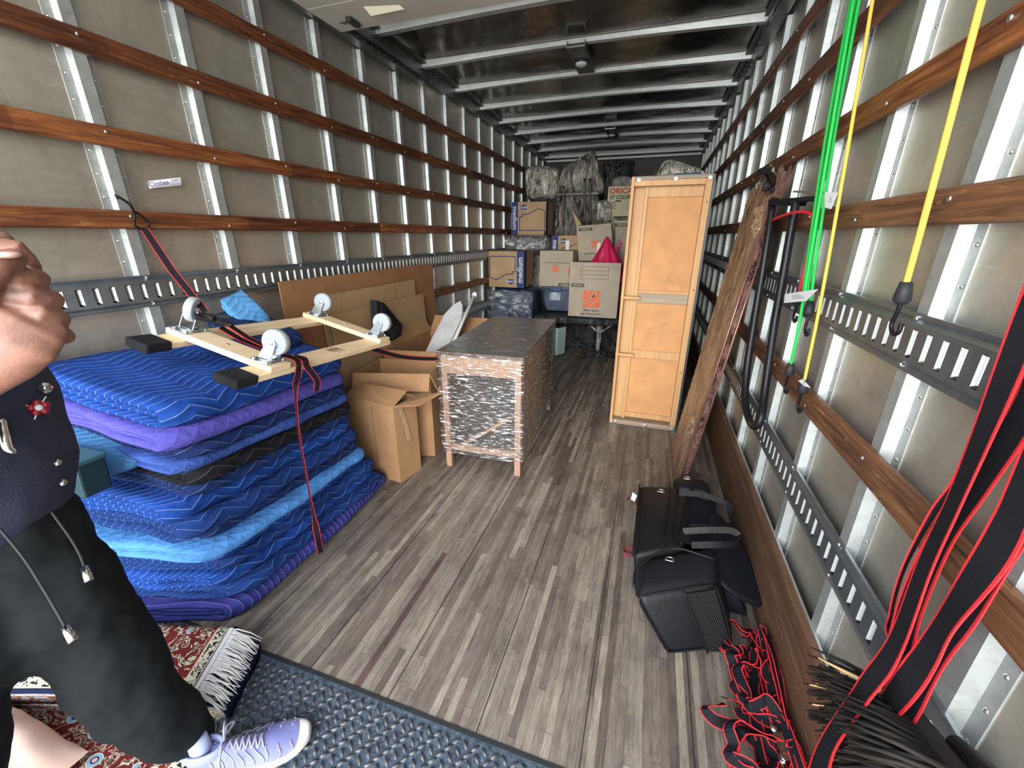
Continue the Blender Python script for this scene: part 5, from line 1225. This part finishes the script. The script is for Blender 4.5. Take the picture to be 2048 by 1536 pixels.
# ---- push broom at the lower right
br = thing('push_broom', 'push broom with dark bristles and a black head, leaning at the lower right corner', 'broom', (.45, .75, .3))
h0, h1 = aX(1782, 1390, .455), aX(1945, 1600, .43)
MB().bar(h0, h1, .030, .038, V(1, -.3, .6)).build('broom_head', M_blackp, br, .006)
M_bris = plain('dark_bristles', (.014, .010, .008), .7, 0, 0, 60, .4)
b = MB(); dv = (h1 - h0); tip = V(-.085, .012, -.035); up_ = V(0, .02, .03)
for i in range(26):
    for j in range(9):
        s0 = h0 + dv * ((i + .5) / 26) + V(-.016, 0, -.012) + up_ * ((j - 4) / 5)
        e_ = s0 + tip * (1 + .12 * rnd.uniform(-1, 1)) + V(0, .02 * rnd.uniform(-1, 1), .02 * rnd.uniform(-1, 1)) + up_ * ((j - 4) / 6)
        b.tube([s0, s0.lerp(e_, .5) + V(0, 0, .004), e_], [.0042, .0036, .0012], 5, 0 if rnd.random() < .93 else 1)
b.build('bristles', [M_bris, plain('straw_fibre', (.45, .3, .14), .7)], br)['kind'] = 'stuff'
MB().tube([h0.lerp(h1, .6) + V(.02, 0, .02), V(.43, .3, .85)], .012, 10).build('broom_handle', M_blackp, br)

# ================================================================== RUG AND CLOTH AT THE LOWER LEFT
def m_rug():
    m_ = Mat('persian_rug', (.3, .03, .03), .95, 0, .1); u, v, _ = m_.sep(m_.co('UV', (1, 1, 1)))
    # u: along (0 at the fringed end, metres), v: 0..w across (metres); d = distance to the nearest edge
    wd = .33
    du = u; dv = m_.math('MINIMUM', v, m_.math('SUBTRACT', wd, v)); d = m_.math('MINIMUM', du, dv)
    def cells(scale, seed):
        mp = m_.co('UV', (scale, scale, scale), (seed, seed * .7, 0)); vo = m_.n('TexVoronoi'); vo.inputs['Scale'].default_value = 1; m_.l(mp, vo.inputs['Vector']); return vo
    v1 = cells(17, .3); v2 = cells(60, 2.2); nzz = m_.noise(m_.co('UV', (22, 22, 22)), 1, 2, .5, 2.5)
    fieldc = m_.ramp(nzz, [(0, (.13, .018, .018)), (.50, (.13, .018, .018)), (.52, (.55, .5, .36)), (.56, (.55, .5, .36)), (.57, (.16, .2, .12)), (.6, (.13, .018, .018)), (.68, (.22, .36, .42)), (.75, (.02, .02, .05))], 'CONSTANT')
    ring = m_.ramp(v1.outputs['Distance'], [(0, (.13, .018, .018)), (.10, (.62, .3, .3)), (.17, (.02, .02, .05)), (.22, (.2, .34, .42)), (.34, (.5, .5, .42)), (.38, (.13, .018, .018))], 'CONSTANT')
    sel = m_.math('LESS_THAN', v1.outputs['Distance'], .38); pick = m_.math('GREATER_THAN', m_.sep(v1.outputs['Color'])[0], .55)
    field = m_.mix(m_.math('MULTIPLY', sel, pick), fieldc, ring)
    border = m_.ramp(m_.noise(m_.co('UV', (75, 75, 75)), 1, 2, .5, 1), [(0, (.02, .02, .02)), (.46, (.6, .55, .42))], 'CONSTANT')
    c = m_.mix(m_.math('GREATER_THAN', d, .052), border, field)
    for lo, hi, cc in ((.046, .052, (.6, .55, .42)), (.052, .057, (.3, .03, .03)), (.014, .018, (.6, .5, .36)), (-.1, .014, (.012, .018, .05))):
        k = m_.math('MULTIPLY', m_.math('GREATER_THAN', d, lo), m_.math('LESS_THAN', d, hi)); c = m_.mix(k, c, cc)
    m_.plug('Base Color', c); m_.bump(m_.noise(m_.co('UV', (900, 900, 900)), 1, 2), .5, .002); return m_
M_rug = m_rug()
rug = thing('folded_rug', 'folded red and cream oriental rug with white fringe at the foot of the blanket stack', 'rug', (-1.3, .5, 0))
# local frame: along = from the fringed end away (to -x), across = +y-ish
ra = V(-.96, -.30, 0).normalized(); rc = V(-.42, .90, 0).normalized()
def rugpt(o0, u, v, z): return Vector(o0) + ra * u + rc * v + V(0, 0, z)
def fold(o0, W, L, z0, th, name, seed, lmax=.62, voff=0):
    """doubled rug: two leaves joined by a rounded fold along the far long side"""
    b = MB(); prof = []; h = th
    n = 14
    for i in range(n + 1): prof.append((W * i / n, z0 + h))
    for k in range(1, 9): a = PI / 2 - PI * k / 8; prof.append((W + math.cos(a) * h / 2, z0 + h / 2 + math.sin(a) * h / 2))
    for i in range(n): prof.append((W - W * i / n, z0))
    rg = []; uvs = []
    for j in range(25):
        u = L * j / 24; ring = []
        S = 0
        for i, (v_, z) in enumerate(prof):
            if i: S += math.hypot(v_ - prof[i - 1][0], z - prof[i - 1][1])
            ring.append(rugpt(o0, u + .006 * nz(v_ * 9, seed), v_, z + .006 * nz(u * 6, v_ * 6, seed))); uvs.append((u, .33 - (S if S < .33 else .66 - S) if i <= n + 8 else .1))
        rg.append(ring)
    b.rings(rg, 0, True, True, uvs); return b.build(name, M_rug, rug)
fo = aZ(385, 1392, .15); 
o1 = V(fo.x, fo.y, 0)
fold(o1 + ra * -.055 + rc * .02, .185, .70, .002, .072, 'lower_fold', 3)
fold(o1, .205, .72, .080, .066, 'upper_fold', 7)
M_fr = plain('white_fringe', (.66, .64, .64), .85); b = MB(); rnd = random.Random(11)
for i in range(75):
    v_ = .205 * (i + .5) / 75; p0 = rugpt(o1, .004, v_, .147); l_ = .055 + .02 * rnd.random(); sw = rnd.uniform(-.35, .45)
    b.tube([p0, rugpt(o1, -.018, v_ + sw * .012, .147), rugpt(o1, -.018 - l_ * .5, v_ + sw * .03, .128 - .01 * rnd.random()), rugpt(o1, -.020 - l_ * .85, v_ + sw * .05 + .006 * rnd.uniform(-1, 1), .095 - .02 * rnd.random())], [.0028, .0026, .002, .001], 5)
b.build('fringe', M_fr, rug)['kind'] = 'stuff'
MB().box(rugpt(o1, .002, .10, .148), (.012, .22, .006), Matrix.Rotation(math.atan2(rc.y, rc.x) - PI / 2, 3, 'Z')).build('fringe_heading', M_fr, rug)
rug2 = MB(); 
rug2.grid(lambda a, c: V(-1.78 + .76 * a + .0, .20 + .155 * c + .03 * a, .022 + .006 * nz(a * 5, c * 3)), 30, 8, 0, True, lambda a, c: ((1 - a) * .76, c * .20 + .0))
o = rug2.build('oriental_rug', M_rug); o.modifiers.new('s', 'SOLIDIFY').thickness = .012; tag(o, 'flat end of a red oriental rug on the sill behind the person\'s legs', 'rug')
M_peach = plain('peach_cloth', (.80, .55, .44), .85, 0, .2, 8, .08)
b = MB(); b.grid(lambda a, c: V(-1.74 + .44 * a, .12 + .18 * c, .040 + .13 * math.sin(PI * min(1, a * 1.02)) ** .6 * math.sin(PI * c) ** .5 + .02 * nz(a * 7, c * 3)), 26, 18)
tag(b.build('peach_cloth', M_peach), 'pale peach cloth heaped on the rug between the person\'s legs', 'cloth')
crate = thing('plastic_crate', 'teal plastic crate corner showing between the jacket and the blankets', 'crate', (-1.62, .60, 0))
cr_ = aY(184, 940, .60); ct_ = aY(170, 922, .60).z
MB().hexa([V(-1.84, .57, ct_ - .115), V(cr_.x - .02, .57, ct_ - .115), V(cr_.x - .02, .64, ct_ - .115), V(-1.84, .64, ct_ - .115), V(-1.84, .57, ct_), V(cr_.x, .57, ct_), V(cr_.x, .64, ct_), V(-1.84, .64, ct_)]).build('crate_wall', plain('teal_plastic', (.008, .035, .045), .5), crate, .006)
MB().box(((cr_.x - 1.84) / 2, .60, ct_ + .004), (cr_.x + 1.85, .085, .016)).build('crate_rim', plain('teal_plastic_rim', (.03, .10, .12), .5), crate, .004)

# ================================================================== THE PERSON
def D(px, py, dist): return P + ray(px, py).normalized() * dist
def blob(b, path, radii, seg=20, mi=0, up=None, squash=1.0):
    """limb with round tapering ends; radii list or (rx, ry) pairs, path points"""
    path = [Vector(q) for q in path]; n = len(path); u = None; rg = []
    pairs = [r if isinstance(r, tuple) else (r, r * squash) for r in radii]
    def frame(t, u0):
        u1 = (u0 - t * u0.dot(t)); return u1.normalized() if u1.length > 1e-4 else t.orthogonal().normalized()
    u = Vector(up) if up is not None else (path[1] - path[0]).orthogonal()
    for i in range(n):
        t = (path[min(i + 1, n - 1)] - path[max(i - 1, 0)]).normalized(); uu = frame(t, u); w_ = t.cross(uu)
        rx, ry = pairs[i]
        if i == 0:
            for k in range(3): a = PI / 2 * (k + .35) / 3.35; rg.append([path[0] - t * min(rx, ry) * math.cos(a) + (uu * rx * math.cos(q) + w_ * ry * math.sin(q)) * math.sin(a) for q in [2 * PI * m / seg for m in range(seg)]])
        rg.append([path[i] + uu * rx * math.cos(q) + w_ * ry * math.sin(q) for q in [2 * PI * m / seg for m in range(seg)]])
        if i == n - 1:
            for k in range(2, -1, -1): a = PI / 2 * (k + .35) / 3.35; rg.append([path[-1] + t * min(rx, ry) * math.cos(a) + (uu * rx * math.cos(q) + w_ * ry * math.sin(q)) * math.sin(a) for q in [2 * PI * m / seg for m in range(seg)]])
        u = uu
    b.rings(rg, mi); return b
def remesh(o, vox, sm=4, disp=None):
    m_ = o.modifiers.new('remesh', 'REMESH'); m_.mode = 'VOXEL'; m_.voxel_size = vox; m_.use_smooth_shade = True
    if sm: s_ = o.modifiers.new('smooth', 'SMOOTH'); s_.iterations = sm; s_.factor = .5
    if disp:
        tx = bpy.data.textures.new('folds', 'CLOUDS'); tx.noise_scale = disp[1]; tx.noise_depth = 2
        d = o.modifiers.new('folds', 'DISPLACE'); d.texture = tx; d.strength = disp[0]; d.mid_level = .5; d.texture_coords = 'GLOBAL'
    return o
pe = thing('person', 'person in dark jacket, black sweatpants and lavender sneakers, hands clasped, at the left edge', 'person', (-1.10, .3, 0))
skin = Mat('dark_skin', (.16, .075, .05), .48); f = skin.noise(skin.co(), 26, 4, .6)
skin.plug('Base Color', skin.ramp(f, [(.3, (.12, .052, .036)), (.7, (.27, .125, .085))])); skin.bump(skin.noise(skin.co(), 300, 3, .6), .25, .0012); skin.set('Subsurface Weight', .08)
skin.b.inputs['Subsurface Radius'].default_value = (.01, .004, .002)
b = MB()
dd = .60
# left hand: wrist, palm block, four folded fingers, seen from its back
across = D(112, 690, dd) - D(34, 565, dd)
blob(b, [D(-190, 800, dd + .10), D(-120, 765, dd + .05), D(-60, 730, dd + .022), D(-22, 700, dd + .016), D(10, 668, dd + .010), D(38, 642, dd + .009), D(56, 630, dd + .013)], [(.038, .032), (.034, .028), (.033, .025), (.038, .022), (.040, .019), (.037, .014), (.033, .009)], 30, 0, across)
fg = [((4, 552), (40, 553), (74, 558), .0097), ((24, 588), (66, 594), (102, 600), .0100), ((46, 622), (86, 630), (118, 638), .0090), ((56, 656), (98, 664), (129, 672), .0084)]
for (a_, k_, t_, r) in fg:
    a = D(*a_, dd + .010); k_ = D(*k_, dd + .004); p_ = D(*t_, dd + .014); m_ = D(t_[0] - 5, t_[1] + 1, dd + .036); e_ = D(t_[0] - 45, t_[1] + 3, dd + .052)
    blob(b, [a, k_, k_.lerp(p_, .5), p_, m_, e_], [r, r * 1.05, r * .95, r * 1.0, r * .9, r * .8], 16)
# left thumb over the top
blob(b, [D(-60, 600, dd + .01), D(-40, 555, dd - .004), D(-5, 528, dd - .006), D(28, 516, dd + .0)], [.016, .014, .0125, .0090], 16)
# right hand inside the left one: fist top with curled index and thumb
blob(b, [D(-70, 560, dd + .06), D(-20, 545, dd + .05), D(10, 530, dd + .05)], [(.036, .028), (.036, .028), (.03, .024)], 20)
blob(b, [D(-50, 520, dd + .04), D(0, 500, dd + .03), D(28, 502, dd + .028), D(44, 520, dd + .03), D(42, 550, dd + .04)], [.012, .0125, .0118, .0112, .0095], 16)
blob(b, [D(-60, 500, dd + .055), D(-20, 486, dd + .05), D(2, 484, dd + .055), D(18, 500, dd + .062)], [.012, .012, .0112, .0095], 16)
el_l = D(-300, 880, .98); 
blob(b, [D(-190, 800, dd + .10), D(-190, 800, dd + .10).lerp(el_l, .5), el_l], [.042, .048, .05], 20)
sh_l = V(-1.26, .44, 1.40)
sh_l = V(-1.24, .40, 1.38); sh_r = V(-1.20, -.02, 1.40)
blob(b, [el_l, el_l.lerp(sh_l, .5), sh_l], [.05, .055, .062], 20)
el_r = D(-380, 820, .85)
blob(b, [D(-70, 560, dd + .06), el_r, sh_r], [.032, .048, .06], 20)
tr = [V(-1.17, .22, .90), V(-1.18, .21, 1.05), V(-1.20, .20, 1.25), V(-1.21, .19, 1.40)]
blob(b, tr, [(.07, .11), (.07, .11), (.08, .13), (.08, .15)], 26, 0, (1, 0, 0))
blob(b, [V(-1.21, .19, 1.40), V(-1.19, .19, 1.50), V(-1.17, .19, 1.56)], [.07, .058, .056], 20)
hc = V(-1.15, .19, 1.655)
blob(b, [hc + V(-.0, 0, -.06), hc + V(-.01, 0, .0), hc + V(-.015, 0, .05)], [(.070, .060), (.092, .074), (.080, .068)], 26, 0, (1, 0, 0))
b.sphere(hc + V(.098, 0, -.012), .014, 0, 12, 8, (1.1, .9, 1.5)); b.sphere(hc + V(.083, 0, -.055), .016, 0, 12, 8, (.8, 1.4, .6))
for s_ in (-1, 1): b.sphere(hc + V(-.005, s_ * .078, -.01), .022, 0, 12, 8, (.9, .35, 1.4))
for s_, y0_ in ((1, .0), (-1, 0)):
    pass
leg_l = [V(-1.14, .30, .80), V(-1.10, .335, .60), V(-1.07, .345, .46), V(-1.045, .37, .28), V(-1.025, .39, .10)]
leg_r = [V(-1.16, .12, .80), V(-1.17, .08, .60), V(-1.16, .10, .46), V(-1.19, .06, .28), V(-1.22, .02, .10)]
for L_g in (leg_l, leg_r): blob(b, L_g, [.06, .06, .05, .045, .034], 18)
body = remesh(b.build('body', skin, pe), .0023, 2)
# nails and eyes
M_nail = plain('fingernail', (.42, .25, .21), .35)
ct = D(16, 510, dd - .0135); MB().sphere(ct, .0088, 0, 14, 8, (1, 1, .35)).build('thumbnail', M_nail, body)
for s_ in (-1, 1): MB().sphere(hc + V(.080, s_ * .031, .008), .012, 0, 12, 8).build('eye', M_white, body)
hb = MB(); blob(hb, [hc + V(-.03, 0, .03), hc + V(-.035, 0, .075)], [(.085, .078), (.07, .066)], 24, 0, (1, 0, 0)); hb.build('hair', plain('black_hair', (.012, .01, .01), .9, 0, .6, 200), pe)
# sweatpants
M_sweat = plain('black_sweatpants', (.005, .0065, .0075), .85, 0, .25, 26, .15); 
b = MB()
blob(b, [V(-1.165, .22, .60), V(-1.155, .22, .74), V(-1.16, .23, 1.0)], [(.105, .155), (.115, .185), (.105, .175)], 30, 0, (1, 0, 0))
blob(b, [V(-1.135, .30, .80), V(-1.10, .325, .60), V(-1.075, .335, .46), V(-1.05, .345, .30), V(-1.035, .368, .17), V(-1.025, .388, .10)], [(.11, .115), (.10, .10), (.09, .086), (.082, .080), (.07, .074), (.055, .054)], 28)
blob(b, [V(-1.16, .13, .80), V(-1.16, .12, .60), V(-1.16, .115, .46), V(-1.19, .07, .28), V(-1.21, .03, .12)], [(.12, .12), (.115, .115), (.10, .10), (.09, .09), (.06, .06)], 28)
remesh(b.build('sweatpants', M_sweat, pe), .009, 6, (.030, .10))
M_cord = plain('charcoal_cord', (.018, .019, .021), .8)
def onleg(px, py, y): return aY(px, py, y)
s1p = smooth_path([onleg(104, 1025, .385), onleg(140, 1075, .372), onleg(160, 1110, .362), onleg(170, 1137, .355)], 6); s1p = [q + V(.0, -.0, 0) for q in s1p]
s2p = smooth_path([D(0, 1058, .98), D(50, 1120, .955), D(100, 1200, .93), D(132, 1256, .915)], 6)
s1p = smooth_path([D(104, 1025, 1.03), D(140, 1075, 1.0), D(160, 1110, .985), D(170, 1137, .975)], 6)
def cordset(pp, lab):
    c_ = MB().tube(pp, .0018, 8).build('drawstring', M_cord, pe); e_ = pp[-1]; d = (pp[-1] - pp[-3]).normalized()
    MB().tube([e_ - d * .002, e_ + d * .022], .0055, 10).build('metal_tip', M_chrome, c_)
cordset(s1p, ''); cordset(s2p, '')
# jacket
M_jack = plain('dark_navy_twill', (.016, .019, .042), .8, 0, .3, 240, .3)
b = MB()
blob(b, [V(-1.15, .232, .895), V(-1.15, .232, .93), V(-1.15, .236, 1.05), V(-1.17, .225, 1.25), V(-1.20, .20, 1.38)], [(.132, .205), (.138, .215), (.135, .220), (.13, .21), (.11, .20)], 34, 0, (1, 0, 0))
blob(b, [sh_l + V(0, -.03, 0), sh_l.lerp(el_l, .5) , el_l, el_l.lerp(D(-190, 800, dd + .10), .15)], [.085, .08, .07, .06], 24)
blob(b, [sh_r, sh_r.lerp(el_r, .5), el_r, el_r.lerp(D(-70, 560, dd + .06), .4)], [.085, .08, .075, .062], 24)
jk = remesh(b.build('jacket', M_jack, pe), .008, 4, (.012, .12))
def patch(px, py): # surface point on the jacket near a pixel: march the ray
    d = ray(px, py).normalized()
    for k in range(900):
        q = P + d * (.5 + k * .001)
        tt_ = (q.z - .92) / .13; cx_ = -1.155 if q.z < 1.05 else -1.16 - .03 * (q.z - 1.05) / .2; cy_ = .223
        if ((q.x + 1.15) / .138) ** 2 + ((q.y - .234) / .217) ** 2 < 1: return q
    return P + d * 1.1
for px, py, r in ((90, 776, .0105), (115, 925, .0062), (126, 965, .0062)):
    q = patch(px, py) ; d = (P - q).normalized(); q = q + d * .008
    MB().tube([q, q + d * .003], r, 16).tube([q + d * .003, q + d * .0045], r * .5, 12).build('snap_button', M_chrome, jk)
q = patch(78, 815); d = (P - q).normalized(); rt = d.cross(Z_).normalized() * -1; upv = rt.cross(d) * -1; q = q + d * .010
pin = MB()
for k in range(5):
    a = k * 2 * PI / 5 + .3; pin.sphere(q + rt * .009 * math.cos(a) + upv * .009 * math.sin(a), .0065, 0, 10, 8)
pin.build('flower_pin', plain('red_enamel', (.28, .01, .02), .3), jk)
pin = MB(); 
for a in (.9, 2.6, 4.2): pin.tube([q + rt * .003 * math.cos(a) + upv * .003 * math.sin(a), q + (rt * math.cos(a) + upv * math.sin(a)) * .022 + d * .004], .0011, 6)
pin.sphere(q + d * .005, .006, 0, 12, 8).build('pin_centre', plain('pale_enamel', (.6, .6, .6), .3), jk)
q = patch(14, 870); d = (P - q).normalized(); q = q + d * .012
em = MB(); pp = [D(2, 838, (q - P).length), D(6, 865, (q - P).length), D(14, 895, (q - P).length), D(32, 906, (q - P).length)]
em.tube(smooth_path(pp, 5), [.005, .006, .0065, .007, .007, .0075, .008, .008, .008, .008, .0075, .007, .006, .005, .004, .002][:16], 10).build('metal_emblem', M_chrome, jk)
# sneaker
M_sole = plain('white_sole', (.50, .48, .45), .55, 0, .1, 30); M_shoe = Mat('lavender_mesh', (.30, .29, .55), .8, 0, .2); f = M_shoe.noise(M_shoe.co(), 14, 3)
M_shoe.plug('Base Color', M_shoe.ramp(f, [(.3, (.15, .155, .34)), (.7, (.24, .245, .46))])); M_shoe.bump(M_shoe.noise(M_shoe.co(), 350, 2), .3, .001)
def sneaker(heel, toe, lab):
    heel = Vector(heel); toe = Vector(toe); fd = (toe - heel); L = fd.length; fd.normalize(); sd_ = V(-fd.y, fd.x, 0)
    def S(t, w_, z): return heel + fd * (t * L) + sd_ * w_ + V(0, 0, z)
    stn = [(-.0, .018, .055), (.03, .030, .075), (.10, .036, .088), (.22, .036, .085), (.34, .038, .080), (.46, .043, .070), (.58, .048, .058), (.70, .051, .048), (.82, .048, .040), (.91, .038, .034), (.97, .024, .028), (1.0, .010, .022)]
    root = MB(); rg = []
    for t, w_, h in stn:
        ring = []
        for k in range(20):
            a = 2 * PI * k / 20; cw = math.copysign(abs(math.cos(a)) ** .75, math.cos(a)); sn = math.sin(a)
            z = .024 + (h - .024) * max(0, sn) ** .8 if sn >= 0 else .024 - .008 * (-sn)
            nar = 1 - (.55 if t < .42 else .28) * max(0, sn) ** 1.6
            ring.append(S(t, w_ * cw * nar, z))
        rg.append(ring)
    root.rings(rg); up = root.build('sneaker', M_shoe, pe); up.modifiers.new('s', 'SUBSURF').levels = 1; up.modifiers['s'].render_levels = 2
    so = MB(); rg = []
    sw = [(-.02, .022), (.0, .032), (.06, .040), (.2, .041), (.35, .041), (.5, .047), (.65, .054), (.78, .054), (.88, .046), (.96, .032), (1.01, .014)]
    for t, w_ in sw:
        z0 = .0 + (.010 * max(0, t - .85) / .15); z1 = .034 - .004 * math.sin(t * PI) + .004 * (t > .9)
        rg.append([S(t, -w_, z0 + .003), S(t, -w_ * .9, z0), S(t, w_ * .9, z0), S(t, w_, z0 + .003), S(t, w_ * 1.03, (z0 + z1) / 2), S(t, w_ * .97, z1), S(t, -w_ * .97, z1), S(t, -w_ * 1.03, (z0 + z1) / 2)])
    so.rings(rg); so = so.build('sole', M_sole, up); so.modifiers.new('s', 'SUBSURF').render_levels = 2
    def surf(t, a):   # point on the upper, a in 0..pi
        for i in range(len(stn) - 1):
            if stn[i][0] <= t <= stn[i + 1][0]: break
        k = (t - stn[i][0]) / (stn[i + 1][0] - stn[i][0]); w_ = stn[i][1] * (1 - k) + stn[i + 1][1] * k; h = stn[i][2] * (1 - k) + stn[i + 1][2] * k
        cw = math.copysign(abs(math.cos(a)) ** .75, math.cos(a)); sn = math.sin(a); nar = 1 - (.55 if t < .42 else .28) * max(0, sn) ** 1.6
        return S(t, w_ * cw * nar * 1.02, .024 + (h - .024) * sn ** .8 + .0015)
    wv = MB()
    for side_ in (0, 1):
        for k, t0 in enumerate((.16, .24, .32, .40, .48, .56, .66, .76, .86)):
            pts = []
            for j in range(9):
                q = j / 8; a = .12 + 1.0 * q; t = t0 + .07 * (1 - q) * (1 if t0 < .6 else -.3) + .018 * math.sin(q * 5); pts.append(surf(min(.97, max(.02, t)), a if not side_ else PI - a))
            wv.tube(pts, .0011, 5)
    wv.build('wavy_overlay', plain('pale_overlay', (.5, .49, .58), .5), up)
    lc = MB()
    for k in range(6):
        t = .34 + k * .048; lc.tube([surf(t, 1.05), surf(t + .02, PI / 2) + V(0, 0, .004), surf(t + .045, PI - 1.05)], .0024, 6).tube([surf(t, PI - 1.05), surf(t + .02, PI / 2) + V(0, 0, .006), surf(t + .045, 1.05)], .0024, 6)
    t0 = surf(.32, PI / 2) + V(0, 0, .008)
    lc.tube(smooth_path([t0, t0 + sd_ * .03 + V(0, 0, .012), t0 + sd_ * .045 + fd * .012 + V(0, 0, .0), t0 + sd_ * .02], 5), .003, 6).tube(smooth_path([t0, t0 - sd_ * .02 + V(0, 0, .012), t0 - sd_ * .04 - fd * .004 + V(0, 0, -.01), t0 - sd_ * .055 + V(0, 0, -.02)], 5), .003, 6).tube([t0, t0 + V(0, 0, .025) + sd_ * .01, t0 + V(0, 0, .035) + sd_ * .03], .0025, 6)
    lc.build('laces', plain('grey_laces', (.24, .235, .30), .8), up)
    cl = MB(); rg = []
    for r, z in ((.035, .070), (.038, .085), (.037, .098), (.030, .100), (.028, .080)): rg.append([S(.15, 0, z) + fd * r * 1.35 * math.cos(a) + sd_ * r * .82 * math.sin(a) + V(0, 0, .008 * -math.cos(a)) for a in [2 * PI * k / 24 for k in range(24)]])
    cl.rings(rg, 0, False); cl.build('collar', plain('pale_lilac_lining', (.24, .26, .46), .8), up)
    MB().tube([S(.14, 0, .07), S(.13, 0, .13)], [.024, .024], 18).build('sock', plain('grey_sock', (.26, .29, .42), .9), up)
he = aZ(398, 1530, .06); tz = aZ(622, 1462, .02)
sneaker((he.x - .035, he.y - .008, .003), (tz.x, tz.y, .003), '')
sneaker((-1.27, -.03, .003), (-1.0, -.09, .003), '')
